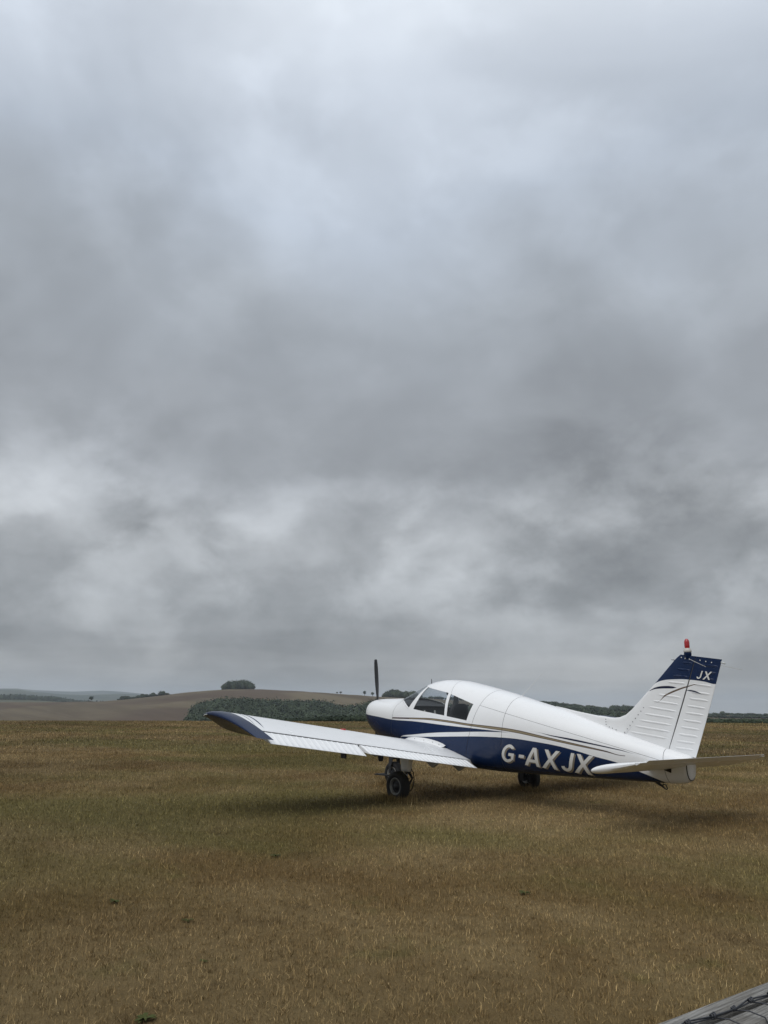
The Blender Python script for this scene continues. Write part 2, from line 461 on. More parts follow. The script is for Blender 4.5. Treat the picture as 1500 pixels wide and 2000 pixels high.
def hillpt(u, r): 
    a = sight(u, 1385)[0]
    return (CAM.x + r * math.cos(a), CAM.y + r * math.sin(a), hill_z(u, r))
# wood filling the combe below the hill
tr = []
WTOP = [(372, 1392), (380, 1380), (392, 1371), (415, 1366), (445, 1362), (480, 1363), (520, 1366), (570, 1367), (610, 1368.5), (628, 1367), (645, 1371), (665, 1378), (700, 1375), (740, 1366), (780, 1371), (900, 1378), (1050, 1384), (1250, 1392)]
for u in np.arange(374, 1250, 4.2):
    top = lerp_tab(u, WTOP)
    for k in range(8):
        uu = u + rng.uniform(-3, 3); r = 400 + 24 * k + rng.uniform(-11, 11)
        if uu < 380 and k > 4: continue
        want = at_range(uu, top + 1.5 + (1403 - top) * (1 - k / 7) ** 1.1, r).z       # canopy climbs the slope to the wood's upper edge
        h = rng.uniform(10, 14)
        zt = want
        tr.append(((CAM.x + r * math.cos(sight(uu, 1385)[0]), CAM.y + r * math.sin(sight(uu, 1385)[0]), zt - h + rng.uniform(-1.5, .5)), rng.uniform(3.6, 6.0), h))
wood('hillside_wood', tr, 'dense dark green wood filling the hollow below the bare hill', 'wood')
# clump crowning the hill
def clump(name, u0, u1, outline, r, label, n=46):
    tr = []
    for i in range(n):
        u = rng.uniform(u0, u1); rr = r + rng.uniform(-22, 22)
        top = lerp_tab(u, outline) + rng.uniform(-1.2, 1.8); z = hill_z(u, min(rr, 900))
        zt = at_range(u, top, rr).z; h = max(4.0, zt - z + 1.0)
        a = sight(u, 1385)[0]
        tr.append(((CAM.x + rr * math.cos(a), CAM.y + rr * math.sin(a), zt - h), rng.uniform(3.0, 4.6), h))
    wood(name, tr, label, 'trees')
clump('tree_clump', 434, 491, [(430, 1343), (434, 1338), (442, 1332), (460, 1330.5), (475, 1330), (486, 1333), (491, 1337), (494, 1342)], 890, 'round dark clump of trees standing alone on the hill crest')
clump('tree_clump', 750, 840, [(746, 1366), (752, 1354), (760, 1349), (775, 1347.5), (785, 1352), (790, 1351.5), (805, 1350.5), (812, 1353), (825, 1362), (840, 1364)], 880, 'dark clump of trees on the ridge behind the cowling', 56)
clump('tree_clump', 1189, 1300, [(1186, 1386), (1190, 1381), (1200, 1379), (1215, 1378.5), (1235, 1380), (1260, 1384), (1300, 1391)], 880, 'low dark clump of trees on the ridge behind the fin fillet', 56)
# ridge-top trees behind the fuselage and the right skyline
tr = [(hillpt(u + rng.uniform(-3, 3), 880), rng.uniform(2.5, 4), rng.uniform(1.5, 3.2)) for u in np.arange(840, 1190, 5.0)]
tr += [(hillpt(u + rng.uniform(-3, 3), r), rng.uniform(3, 5), rng.uniform(2.5, 4.5)) for u in np.arange(950, 1200, 6.0) for r in (720, 770, 820)]
wood('ridge_wood', tr, 'thin dark belt of trees along the ridge behind the fuselage', 'wood', SMALL)
tr = [(hillpt(u + rng.uniform(-3, 3), 890), rng.uniform(2.2, 3.6), rng.choice([1.6, 2.2, 2.6, 4.2], p=[.4, .35, .2, .05])) for u in np.arange(1290, 2200, 3.5)]
tr += [(hillpt(u + rng.uniform(-3, 3), r), rng.uniform(2.5, 4), rng.uniform(1.5, 3)) for u in np.arange(1290, 2200, 5.0) for r in (560, 620, 800)]
wood('skyline_trees', tr, 'low fringe of trees along the right skyline beyond the rudder', 'wood', SMALL)
tr = [(hillpt(u + rng.uniform(-2, 2), r), rng.uniform(2.2, 3.6), h) for u, h in zip(np.arange(232, 322, 3.2), rng.uniform(1.2, 4.2, 29)) for r in (880,)]
wood('crest_hedgerow', tr, 'dark hedgerow running up the left shoulder of the hill', 'hedge', SMALL)
tr = []
for u in np.arange(-330, 200, 2.6):
    for r in (1560, 1620):
        a = sight(u, 1385)[0]; top = lerp_tab(u, [(-330, 1358), (0, 1358.5), (35, 1357.5), (60, 1360), (80, 1361), (108, 1361.5), (116, 1364), (150, 1369), (200, 1372)]) + rng.uniform(-.3, 1.0)
        zt = at_range(u, top, r).z; h = rng.uniform(11, 15)
        tr.append(((CAM.x + r * math.cos(a), CAM.y + r * math.sin(a), zt - h), rng.uniform(5, 8), h))
wood('valley_wood', tr, 'dark blue-green belt of woodland in the valley at far left', 'wood', SMALL)
# lone trees on the ridge left of the propeller
def lone(u, w_, h, label):
    p = Vector(hillpt(u, 884)); o = thing('lone_tree', p, label, 'tree', 'small lone trees in the distance')
    Acc().tube([p - Vector((0, 0, .5)), p + Vector((0, 0, h * .35)), p + Vector((.1, 0, h * .6))], [.25, .2, .1], 6).obj('trunk', m_bark, o, p)
    V, F = SMALL[int(rng.integers(6))]
    W = V * np.array([w_, w_, h * .36]) + np.array([p.x, p.y, p.z + h * .66])
    c = np_mesh('crown', W, F, m_leaf, parent=o); c.matrix_parent_inverse = Matrix.Translation(-p)
lone(711.5, 1.7, 5.2, 'tiny umbrella-shaped tree on the ridge just left of the propeller')
lone(727, 1.9, 4.4, 'tiny bushy tree on the ridge beside the propeller blade')
lone(664.5, 1.5, 3.0, 'tiny low tree on the ridge above the hillside wood')
lone(657.5, 1.2, 2.2, 'tiniest low bush on the ridge above the hillside wood')
lone(176, 2.4, 5.5, 'small round tree on the field edge at far left')
# hedge along the far side of the airfield
tr = []
for u in np.arange(1180, 2200, 2.0):
    for k in range(4):
        r = lerp_tab(u, EDGE) - 6 + rng.uniform(-1.0, 2.5); a = sight(u + rng.uniform(-2, 2), 1400)[0]
        x, y = CAM.x + r * math.cos(a), CAM.y + r * math.sin(a)
        tr.append(((x, y, ground_z(x, y) - .25), rng.uniform(.5, .9), rng.uniform(.55, .9)))
wood('boundary_hedge', tr, 'dark low hedge along the far right edge of the airfield', 'hedge', SMALL)
tr = []
for u in np.arange(560, 760, 3.0):
    r = lerp_tab(u, EDGE) + 2 + rng.uniform(-1, 2); a = sight(u, 1400)[0]
    x, y = CAM.x + r * math.cos(a), CAM.y + r * math.sin(a)
    tr.append(((x, y, ground_z(x, y) - .3), rng.uniform(.5, .8), .55 + .35 * smoothstep((u - 560) / 120)))
wood('field_hedge', tr, 'scrubby hedge at the field edge left of the cowling', 'hedge', SMALL)

# ------------------------------------------------------------------ haze over the downs
mh = bpy.data.materials.new('haze_air'); mh.use_nodes = True; th = NT(mh.node_tree); th.n.clear()
ho = th.new('ShaderNodeOutputMaterial'); pv = th.new('ShaderNodeVolumePrincipled')
pv.inputs['Color'].default_value = (.78, .87, .98, 1); pv.inputs['Density'].default_value = 1.5e-4; pv.inputs['Anisotropy'].default_value = 0.2
th.l.new(pv.outputs[0], ho.inputs['Volume'])
hz = Acc().box((CAM.x - 9200, CAM.y - 9200, -70), (CAM.x + 9200, CAM.y + 9200, 215)).obj('haze', mh)
tag(hz, 'pale grey haze hanging over the downs', 'haze', kind='stuff')

# ------------------------------------------------------------------ grass blades
m_blade, t, b = new_mat('dry_grass_blade')
geo = t.new('ShaderNodeNewGeometry').outputs['Position']
c, n3 = grass_colour(t, geo)
at = t.new('ShaderNodeAttribute', attribute_name='tint').outputs['Fac']
hg = t.new('ShaderNodeAttribute', attribute_name='along').outputs['Fac']
k = t.ramp(at, [(0.0, .30), (.28, .66), (.58, 1.12), (.82, 1.85), (1.0, 2.7)])
c = t.vm('MULTIPLY', c, k)
c = t.mix(t.m('MULTIPLY', t.smooth(at, .80, 1.0), .5), c, (.42, .335, .20))
t.put(b.inputs['Base Color'], c); b.inputs['Roughness'].default_value = 0.8; b.inputs['Specular IOR Level'].default_value = 0.2

def blades(name, n, r0, r1, pw, wbase, wr, hmean, three, label, half=R(40)):
    q = rng.random(n)
    r = (r0 ** pw + q * (r1 ** pw - r0 ** pw)) ** (1 / pw)
    a = CYAW + rng.uniform(-half, half, n)
    ok = r < np.interp(np.interp(CYAW - a, [e[0] for e in u_tab], [e[1] for e in u_tab]), [e[0] for e in EDGE], [e[1] for e in EDGE]) - 1.5 if r1 > 70 else np.ones(n, bool)
    r, a = r[ok], a[ok]; n = len(r)
    # tufts: pull blades towards shared centres
    x = CAM.x + r * np.cos(a); y = CAM.y + r * np.sin(a)
    pull = rng.random(n) < .35
    cell = .10
    jx = np.floor(x / cell); jy = np.floor(y / cell)
    hx = np.modf(np.abs(np.sin(jx * 12.9898 + jy * 78.233) * 43758.5453))[0]; hy = np.modf(np.abs(np.sin(jx * 39.346 + jy * 11.135) * 24634.6345))[0]
    x = np.where(pull, (jx + hx) * cell + rng.normal(0, .014, n), x); y = np.where(pull, (jy + hy) * cell + rng.normal(0, .014, n), y)
    hh = hmean * rng.lognormal(0, .38, n) * (0.75 + 0.6 * hx)
    wd = (wbase + wr * r) * rng.uniform(.6, 1.35, n)
    ya = rng.uniform(0, 2 * np.pi, n); lean = rng.normal(0, .32, n) + .75 * (rng.random(n) < .55)
    ld = rng.uniform(0, 2 * np.pi, n)
    sd = np.stack([np.cos(ya), np.sin(ya), np.zeros(n)], 1) * wd[:, None] * .5
    base = np.stack([x, y, np.full(n, -.004)], 1)
    mid = base + np.stack([np.cos(ld) * np.sin(lean) * hh * .5, np.sin(ld) * np.sin(lean) * hh * .5, np.cos(lean) * hh * .55], 1)
    l2 = lean * 1.9 + rng.normal(0, .45, n)
    tip = mid + np.stack([np.cos(ld) * np.sin(l2) * hh * .5, np.sin(ld) * np.sin(l2) * hh * .5, np.abs(np.cos(l2)) * hh * .5], 1)
    tip[:, 2] = np.maximum(tip[:, 2], .004)
    tint = np.clip(rng.beta(1.6, 2.4, n) + .25 * (rng.random(n) < .10), 0, 1)
    if three:
        V = np.stack([base - sd, base + sd, mid + sd * .8, mid - sd * .8, tip], 1).reshape(-1, 3); k = 5
        o = (np.arange(n) * 5)[:, None]
        F = np.concatenate([o + np.array([[0, 1, 2]]), o + np.array([[0, 2, 3]]), o + np.array([[3, 2, 4]])])
        al = np.tile([0, 0, .5, .5, 1], n)
    else:
        V = np.stack([base - sd, base + sd, tip], 1).reshape(-1, 3); k = 3
        F = np.arange(3 * n).reshape(-1, 3); al = np.tile([0, 0, 1], n)
    o = np_mesh(name, V, F, m_blade, {'tint': np.repeat(tint, k), 'along': al})
    return tag(o, label, 'grass', kind='stuff')
blades('dry_grass', 390000, 2.4, 9.5, 1.35, .0021, .00015, .026, True, 'coarse brown dry grass closest to the fence', R(56))
blades('dry_grass', 390000, 9.3, 26, 1.25, .0030, .00034, .033, False, 'short dry brown grass around the aircraft', R(36))
blades('dry_grass', 230000, 25, 82, 1.2, .006, .0006, .05, False, 'short dry grass of the far airfield', R(34))
blades('dry_grass', 130000, 80, 156, 1.2, .01, .0008, .07, False, 'dry grass at the far edge of the airfield', R(34))

def wheel_tufts():
    """longer grass the mower misses, standing round each tyre"""
    n = 9000; c = np.array([(2.775, -1.535), (2.775, 1.535), (.84, 0.0)])[rng.integers(0, 3, n)]
    ex = rng.normal(0, .15, n); ey = rng.normal(0, .11, n)
    x, y = c[:, 0] + ex, c[:, 1] + ey
    hh = .080 * rng.lognormal(0, .3, n); a = rng.uniform(0, 6.28, n); sd = np.stack([np.cos(a), np.sin(a), 0 * a], 1) * .0035
    b0 = np.stack([x, y, 0 * x - .004], 1); tip = b0 + np.stack([rng.normal(0, .02, n), rng.normal(0, .02, n), hh], 1)
    V = np.stack([b0 - sd, b0 + sd, tip], 1).reshape(-1, 3); t_ = np.repeat(rng.beta(1.8, 2.2, n), 3)
    tag(np_mesh('grass_tufts', V, np.arange(3 * n).reshape(-1, 3), m_blade, {'tint': t_, 'along': np.tile([0, 0, 1], n)}), 'longer dry grass standing round the tyres', 'grass', kind='stuff')
wheel_tufts()

m_weed = simple('weed_leaf', (.060, .070, .024), 0.9, var=.3, nscale=30)
m_weed.node_tree.nodes['Principled BSDF'].inputs['Specular IOR Level'].default_value = 0.1
def weed(u, v, size, nl, label):
    p = on_ground(u, v); o = thing('weed', p, label, 'weed')
    g = np.random.default_rng(int(u * 7 + v))
    for i in range(nl):
        a = 2 * math.pi * i / nl + g.uniform(-.4, .4); L = size * g.uniform(.6, 1.1); wd = L * g.uniform(.16, .26); up = g.uniform(.25, .9)
        d = Vector((math.cos(a), math.sin(a), 0)); s = Vector((-math.sin(a), math.cos(a), 0))
        rows = []
        for q, ww, z in ((0, .15, 0), (.3, .8, .35 * up), (.6, 1, .5 * up), (.85, .6, .45 * up), (1, .06, .3 * up)):
            c0 = p + d * L * q + Vector((0, 0, L * z + .004))
            rows.append([c0 - s * wd * ww + Vector((0, 0, .12 * wd)), c0, c0 + s * wd * ww + Vector((0, 0, .12 * wd))])
        Acc().grid(rows).obj('leaf', m_weed, o, p, smooth=True)
weed(280, 1995, .055, 16, 'large dark green weed in the dry grass at the bottom edge')
weed(224, 1764, .055, 12, 'flat green weed in dry grass at lower left')
weed(366, 1801, .04, 10, 'small green weed right of the flat weed in dry grass')
weed(397, 1881, .03, 9, 'tiny dark weed low in the grass at lower left')
weed(538, 1674, .055, 12, 'green weed in the grass in front of the wing shadow')
weed(1024, 1747, .05, 12, 'patch of green weed in the grass below the registration letters')

# ------------------------------------------------------------------ fence in the corner
m_rail, t, b = new_mat('weathered_timber')
tc = t.new('ShaderNodeTexCoord').outputs['Object']
mp = t.new('ShaderNodeMapping'); mp.inputs['Scale'].default_value = (230, 7, 230); t.put(mp.inputs['Vector'], tc)
g1 = t.noise(mp.outputs[0], 1.0, 6, 0.65, 0.6); g2 = t.noise(tc, 22, 5, 0.6); g3 = t.noise(tc, 7, 3, .5)
gw = t.noise(t.vm('MULTIPLY', tc, (70.0, 1.6, 70.0)), 1.0, 5, .6, 1.2)
c = t.mix(t.smooth(g1, .30, .68), (.095, .091, .083), (.300, .293, .275))
c = t.mix(t.m('MULTIPLY', t.smooth(gw, .42, .30), .45), c, (.055, .050, .044))
c = t.mix(t.m('MULTIPLY', t.smooth(g2, .60, .72), .8), c, (.46, .455, .43))
c = t.mix(t.m('MULTIPLY', t.smooth(g3, .55, .7), .4), c, (.12, .108, .09))
t.put(b.inputs['Base Color'], c); b.inputs['Roughness'].default_value = 0.9
bn = t.new('ShaderNodeBump'); bn.inputs['Strength'].default_value = 0.9; bn.inputs['Distance'].default_value = 0.006
t.put(bn.inputs['Height'], g1); t.put(b.inputs['Normal'], bn.outputs[0])
m_wire = simple('galvanised_wire', (.055, .058, .066), 0.5, 0.6)
RZ = 0.90
fb = Vector((11.66, -8.40, 0))
fence = thing('timber_fence', fb, 'weathered grey timber fence rail with wire netting in the bottom right corner', 'fence')
def board(name, x0, x1, zt, zb, seed):
    g = np.random.default_rng(seed); rows = []
    for i, y in enumerate(np.linspace(-12.0, -3.2, 140)):
        sk = .045 * (y + 8.4)
        e = [mnoise.noise(Vector((y * 5, k * 3.1, seed))) * .003 for k in range(6)]
        rows.append([(x0 + sk + e[0], y, zb), (x0 + sk - .001 + e[1], y, zt - .006 + e[2]), (x0 + sk + .006, y, zt + e[2] * .6),
                     (x1 + sk - .006, y, zt + e[3] * .6), (x1 + sk + .001 + e[4], y, zt - .006 + e[3]), (x1 + sk + e[5], y, zb)])
    return Acc().grid(rows, close_u=True, caps=True).obj(name, m_rail, fence, fb, smooth=False)
board('rail', 11.622, 11.655, RZ, RZ - .10, 3)
board('rail', 11.665, 11.714, RZ - .004, RZ - .12, 9)
for py in (-10.6, -4.4):
    Acc().box((11.60 + .045 * (py + 8.4), py - .05, -.3), (11.70 + .045 * (py + 8.4), py + .05, RZ - .03)).obj('post', m_rail, fence, fb, bevel=.006)
net = []
ys = np.arange(-11.6, -3.6, .056)
top = [Vector((11.668 + .045 * (y + 8.4) + random.uniform(-.006, .006), y, RZ + .004 + abs(mnoise.noise(Vector((y * 9, 0, 0)))) * .004)) for y in ys]
Acc().tube(top, .0014, 5).obj('top_wire', m_wire, fence, fb, smooth=True)
Acc().tube([p + Vector((.004 * math.sin(i * 2.1), 0, .0025)) for i, p in enumerate(top)], .0013, 5).obj('top_wire', m_wire, fence, fb, smooth=True)
for i, p in enumerate(top):
    if p.y < -9.6 or p.y > -6.5: continue
    ka = Acc()
    kr = random.uniform(.0022, .0034); hel = [p + Vector((kr * math.cos(q) + .001 * math.sin(q * .37), (q - 8) * .0009 + random.uniform(-.0008, .0008), .0025 + kr * math.sin(q))) for q in np.linspace(0, 16, 34)]
    ka.tube(hel, .0013, 5)
    ka.obj('wire_knot', m_wire, fence, fb, smooth=True)
    e = .045 * (p.y + 8.4); dy = random.uniform(.012, .03)
    drop = [p, Vector((11.690 + e, p.y + dy * .6, RZ + .006)), Vector((11.712 + e, p.y + dy, RZ + .001)), Vector((11.720 + e, p.y + dy * 1.1, RZ - .02)), Vector((11.722 + e, p.y + dy * 1.2, RZ - .12)), Vector((11.722 + e, p.y + dy, RZ - .40))]
    Acc().tube(drop, .0012, 5).obj('drop_wire', m_wire, fence, fb, smooth=True)
for zz in (RZ - .15, RZ - .28, RZ - .40):
    Acc().tube([Vector((11.7225 + .045 * (y + 8.4), y, zz)) for y in np.linspace(-11.6, -3.6, 30)], .0012, 5).obj('line_wire', m_wire, fence, fb, smooth=True)

# ------------------------------------------------------------------ aircraft: materials
def coord(t):
    s = t.new('ShaderNodeSeparateXYZ'); t.put(s.inputs[0], t.new('ShaderNodeTexCoord').outputs['Object']); return s.outputs
WHITE, BLUE, NAVY, GOLD, MAROON = (.80, .81, .82), (.0045, .0180, .064), (.005, .008, .034), (.255, .215, .135), (.050, .022, .020)

def finish_paint(t, b, c, rough=.22):
    tc = t.new('ShaderNodeTexCoord').outputs['Object']
    d1 = t.noise(tc, 2.2, 5, .6); d2 = t.noise(tc, 14, 5, .65)
    dirt = t.m('MULTIPLY', t.smooth(d1, .45, .8), t.smooth(d2, .4, .75))
    c = t.mix(t.m('MULTIPLY', dirt, .12), c, (.30, .27, .22))
    t.put(b.inputs['Base Color'], c)
    t.put(b.inputs['Roughness'], t.m('MULTIPLY_ADD', d1, .14, rough - .04))
    b.inputs['Specular IOR Level'].default_value = 0.35
    bn = t.new('ShaderNodeBump'); bn.inputs['Strength'].default_value = 0.05; bn.inputs['Distance'].default_value = 0.02
    t.put(bn.inputs['Height'], t.noise(tc, 3.5, 2, .5)); t.put(b.inputs['Normal'], bn.outputs[0])

def band(t, z, lo, hi, k=260.0):
    return t.m('MULTIPLY', t.below(z, hi, k), t.below(lo, z, k))

m_fus, t, b = new_mat('fuselage_paint')
X, Yc, Z = coord(t)
cv = lambda pts: t.curve(X, pts, 0.0, 7.0, 0.3, 1.6)
a_top = cv([(.35, 1.283), (.573, 1.265), (1.026, 1.230), (1.42, 1.192), (2.027, 1.174), (2.847, 1.124), (3.332, 1.098), (3.762, 1.072), (4.137, 1.049), (4.5, 1.035)])
a_bot = cv([(1.4, .30), (1.60, .84), (1.666, .917), (2.02, .954), (2.585, 1.001), (3.09, 1.025), (3.66, 1.046), (4.137, 1.049), (4.5, 1.045)])
b_top = cv([(1.4, .30), (1.60, .84), (1.664, .908), (2.014, .917), (2.582, .936), (3.088, .957), (3.658, .972), (4.172, .964), (4.536, .933), (4.882, .895), (5.212, .838), (5.525, .769), (5.878, .699), (6.149, .609), (6.464, .488), (6.6, .40)])
g_top = cv([(1.42, 1.229), (2.311, 1.232), (2.847, 1.204), (3.331, 1.160), (3.762, 1.131), (4.174, 1.096), (4.713, 1.011), (5.216, .929), (5.686, .851), (5.999, .796)])
g_bot = cv([(1.42, 1.214), (2.312, 1.209), (2.848, 1.177), (3.332, 1.132), (3.762, 1.096), (4.175, 1.058), (4.714, .981), (5.215, .907), (5.686, .841), (5.999, .796)])
n_top = cv([(4.483, 1.074), (4.883, 1.027), (5.214, .988), (5.532, .938), (5.911, .875), (6.229, .822)])
n_bot = cv([(4.483, 1.074), (4.884, 1.013), (5.215, .963), (5.533, .919), (5.911, .864), (6.229, .822)])
inx = lambda a_, b_: t.m('MULTIPLY', t.below(X, b_, 300), t.below(a_, X, 300))
blue = t.m('MAXIMUM', t.below(Z, b_top, 260), band(t, Z, a_bot, a_top))
c = t.mix(blue, WHITE, BLUE)
gm = t.m('MULTIPLY', inx(1.418, 5.99), band(t, Z, t.m('SUBTRACT', g_bot, .004), t.m('ADD', g_top, .004)))
gi = t.m('MULTIPLY', inx(1.9, 5.9), band(t, Z, t.m('ADD', g_bot, .004), t.m('SUBTRACT', g_top, .005)))
c = t.mix(gm, c, MAROON); c = t.mix(gi, c, GOLD)
c = t.mix(t.m('MULTIPLY', inx(4.49, 6.22), band(t, Z, n_bot, n_top)), c, NAVY)
finish_paint(t, b, c)

m_fin, t, b = new_mat('fin_paint')
X, Yc, Z = coord(t)
cv = lambda pts: t.curve(X, pts, 6.0, 7.6, 1.3, 2.1)
inx = lambda a_, b_: t.m('MULTIPLY', t.below(X, b_, 300), t.below(a_, X, 300))
c = t.mix(t.below(cv([(6.3, 1.72), (6.435, 1.774), (6.572, 1.801), (6.752, 1.804), (6.912, 1.794), (7.095, 1.768), (7.252, 1.733)]), Z, 260), WHITE, BLUE)
for x0, x1, tp, bt, cl in (
    (6.30, 6.728, [(6.30, 1.665), (6.327, 1.676), (6.41, 1.706), (6.565, 1.72), (6.655, 1.713), (6.728, 1.698)], [(6.30, 1.655), (6.326, 1.664), (6.408, 1.682), (6.562, 1.687), (6.652, 1.686), (6.728, 1.698)], NAVY),
    (6.37, 7.079, [(6.37, 1.499), (6.555, 1.612), (6.711, 1.673), (6.861, 1.714), (7.079, 1.745)], [(6.369, 1.497), (6.554, 1.591), (6.709, 1.650), (6.86, 1.697), (7.079, 1.744)], (.115, .080, .055)),
    (6.83, 7.08, [(6.828, 1.659), (6.893, 1.664), (6.943, 1.657), (7.012, 1.634), (7.08, 1.604)], [(6.827, 1.659), (6.892, 1.648), (6.941, 1.638), (7.011, 1.620), (7.079, 1.604)], NAVY)):
    c = t.mix(t.m('MULTIPLY', inx(x0, x1), band(t, Z, cv(bt), cv(tp))), c, cl)
finish_paint(t, b, c)

m_wing, t, b = new_mat('wing_paint')
X, Yc, Z = coord(t)
ay = t.m('ABSOLUTE', Yc)
s1 = t.curve(X, [(1.9, 4.02), (2.627, 4.10), (2.95, 4.155), (3.215, 4.228), (3.4, 4.30)], 1.8, 3.8, 3.8, 4.6)
wd = t.curve(X, [(1.9, .045), (2.6, .040), (2.95, .030), (3.20, .0), (3.4, -.01)], 1.8, 3.8, -.1, .1)
c = t.mix(band(t, ay, s1, t.m('ADD', s1, wd), 220), WHITE, BLUE)
s2 = t.m('ADD', s1, .115)
c = t.mix(band(t, ay, s2, t.m('ADD', s2, t.m('MULTIPLY', wd, .35)), 220), c, BLUE)
finish_paint(t, b, c)

def plain_paint(name, cl, rough=.22):
    m, t, b = new_mat(name); finish_paint(t, b, t.mix(0.0, cl, cl), rough); return m
m_white = plain_paint('white_paint', WHITE)
m_blue = plain_paint('blue_paint', (.0045, .014, .048), .2)
m_blue.node_tree.nodes['Principled BSDF'].inputs['Specular IOR Level'].default_value = 0.12
m_letter = simple('white_vinyl', (.70, .70, .68), .35, var=.03)
m_lshadow = simple('grey_vinyl', (.20, .175, .14), .4, var=.03)
m_black = simple('black_rubber', (.012, .012, .013), .7, var=.2)
m_tyre = simple('tyre_rubber', (.016, .016, .017), .75, var=.3, nscale=14, bump=.3)
m_alloy = simple('wheel_alloy', (.30, .30, .29), .5, .5)
m_steel = simple('oleo_steel', (.55, .55, .55), .2, 1.0)
m_gear = simple('gear_dark', (.035, .036, .04), .5, .3)
m_prop = simple('prop_black', (.016, .017, .02), .4, var=.2)
m_dark = simple('inner_structure', (.060, .061, .063), .8)
m_trim = simple('cabin_lining', (.20, .195, .185), .8)
m_seat = simple('seat_vinyl', (.022, .023, .027), .6, var=.15)
m_red = simple('red_lens', (.36, .012, .016), .15, coat=.6)
m_redcap = simple('red_cap', (.45, .02, .02), .4)
m_pale = simple('pale_plastic', (.50, .49, .46), .4)
m_clear = simple('lens_clear', (.55, .58, .58), .1, coat=.5)
m_under = simple('grey_fairing', (.30, .29, .27), .5)

m_glass, t, b = new_mat('cabin_glazing')
t.n.remove(b)
out = t.n['Material Output']; tr_ = t.new('ShaderNodeBsdfTransparent'); gl = t.new('ShaderNodeBsdfGlossy'); mx = t.new('ShaderNodeMixShader'); fr = t.new('ShaderNodeLayerWeight')
tr_.inputs['Color'].default_value = (.90, .92, .93, 1); gl.inputs['Roughness'].default_value = .02; gl.inputs['Color'].default_value = (.9, .93, .95, 1)
t.put(mx.inputs[0], t.m('MULTIPLY_ADD', t.m('POWER', fr.outputs['Facing'], 3.5), .7, .045)); t.l.new(tr_.outputs[0], mx.inputs[1]); t.l.new(gl.outputs[0], mx.inputs[2]); t.l.new(mx.outputs[0], out.inputs[0])

# ------------------------------------------------------------------ aircraft: fuselage
FUS=np.array([
# x    zt    zb    zw    hw   nu   nl
[0.350,1.42,1.16,1.29,0.16,2.2,2.2],
[0.355,1.475,1.10,1.29,0.24,2.3,2.3],
[0.370,1.512,1.06,1.29,0.295,2.35,2.3],
[0.405,1.538,1.02,1.29,0.345,2.4,2.35],
[0.470,1.552,0.97,1.28,0.38,2.35,2.3],
[0.600,1.560,0.89,1.27,0.425,2.4,2.3],
[0.850,1.565,0.79,1.24,0.480,2.5,2.4],
[1.140,1.568,0.76,1.20,0.518,2.6,2.6],
[1.320,1.573,0.73,1.19,0.530,2.55,2.7],
[1.420,1.592,0.71,1.185,0.536,2.5,2.8],
[1.600,1.662,0.67,1.18,0.546,2.4,2.9],
[1.800,1.748,0.62,1.17,0.555,2.3,3.0],
[2.000,1.822,0.58,1.16,0.560,2.3,3.1],
[2.200,1.866,0.55,1.16,0.565,2.3,3.2],
[2.400,1.882,0.52,1.15,0.565,2.3,3.3],
[2.630,1.872,0.49,1.14,0.565,2.3,3.4],
[3.190,1.780,0.455,1.10,0.550,2.25,3.4],
[3.800,1.648,0.438,1.05,0.495,2.2,3.4],
[4.320,1.520,0.440,1.00,0.435,2.15,3.2],
[4.710,1.425,0.444,0.95,0.388,2.1,3.0],
[5.690,1.135,0.458,0.84,0.262,2.1,2.7],
[6.200,0.995,0.467,0.77,0.196,2.1,2.5],
[6.530,0.905,0.474,0.73,0.155,2.2,2.4],
[6.720,0.858,0.486,0.71,0.125,2.3,2.3],
[6.795,0.838,0.515,0.70,0.110,2.3,2.3],
[6.835,0.82,0.56,0.70,0.08,2.3,2.3],
])
def pchip(xs,ys):
    h=np.diff(xs);d=np.diff(ys)/h;m=np.zeros_like(ys)
    for i in range(1,len(xs)-1):
        if d[i-1]*d[i]>0:
            w1=2*h[i]+h[i-1];w2=h[i]+2*h[i-1];m[i]=(w1+w2)/(w1/d[i-1]+w2/d[i])
    m[0],m[-1]=d[0],d[-1]
    def f(x):
        x=np.clip(x,xs[0],xs[-1]);i=int(min(max(np.searchsorted(xs,x)-1,0),len(xs)-2))
        t=(x-xs[i])/h[i]
        return ((1+2*t)*(1-t)**2*ys[i]+t*(1-t)**2*h[i]*m[i]+t*t*(3-2*t)*ys[i+1]+t*t*(t-1)*h[i]*m[i+1])
    return f
FI=[pchip(FUS[:,0],FUS[:,k]) for k in range(1,7)]
def sec(x): return [float(f(x)) for f in FI]
def fy(x,z):
    zt,zb,zw,hw,nu,nl=sec(x)
    t,n=((z-zw)/(zt-zw),nu) if z>zw else ((zw-z)/(zw-zb),nl)
    return hw*max(0,1-min(1,t)**n)**(1/n) if t<1 else 0.
def ring(x,N):
    zt,zb,zw,hw,nu,nl=sec(x);o=[]
    for i in range(N):
        a=2*np.pi*(i+.5)/N-np.pi/2;c,s=np.cos(a),np.sin(a)
        n,hh=(nu,zt-zw) if s>0 else (nl,zw-zb)
        o.append((x,hw*np.sign(c)*abs(c)**(2/n),zw+hh*np.sign(s)*abs(s)**(2/n)))
    return o

AB = Vector((2.79, 0, 0))
plane = thing('light_aircraft', AB, 'white and blue single-engine low-wing light aircraft parked on the dry grass', 'aircraft')

def inpoly(p, poly):
    x, z = p; r = False; n = len(poly)
    for i in range(n):
        (x0, z0), (x1, z1) = poly[i], poly[(i + 1) % n]
        if (z0 > z) != (z1 > z) and x < (x1 - x0) * (z - z0) / (z1 - z0) + x0: r = not r
    return r

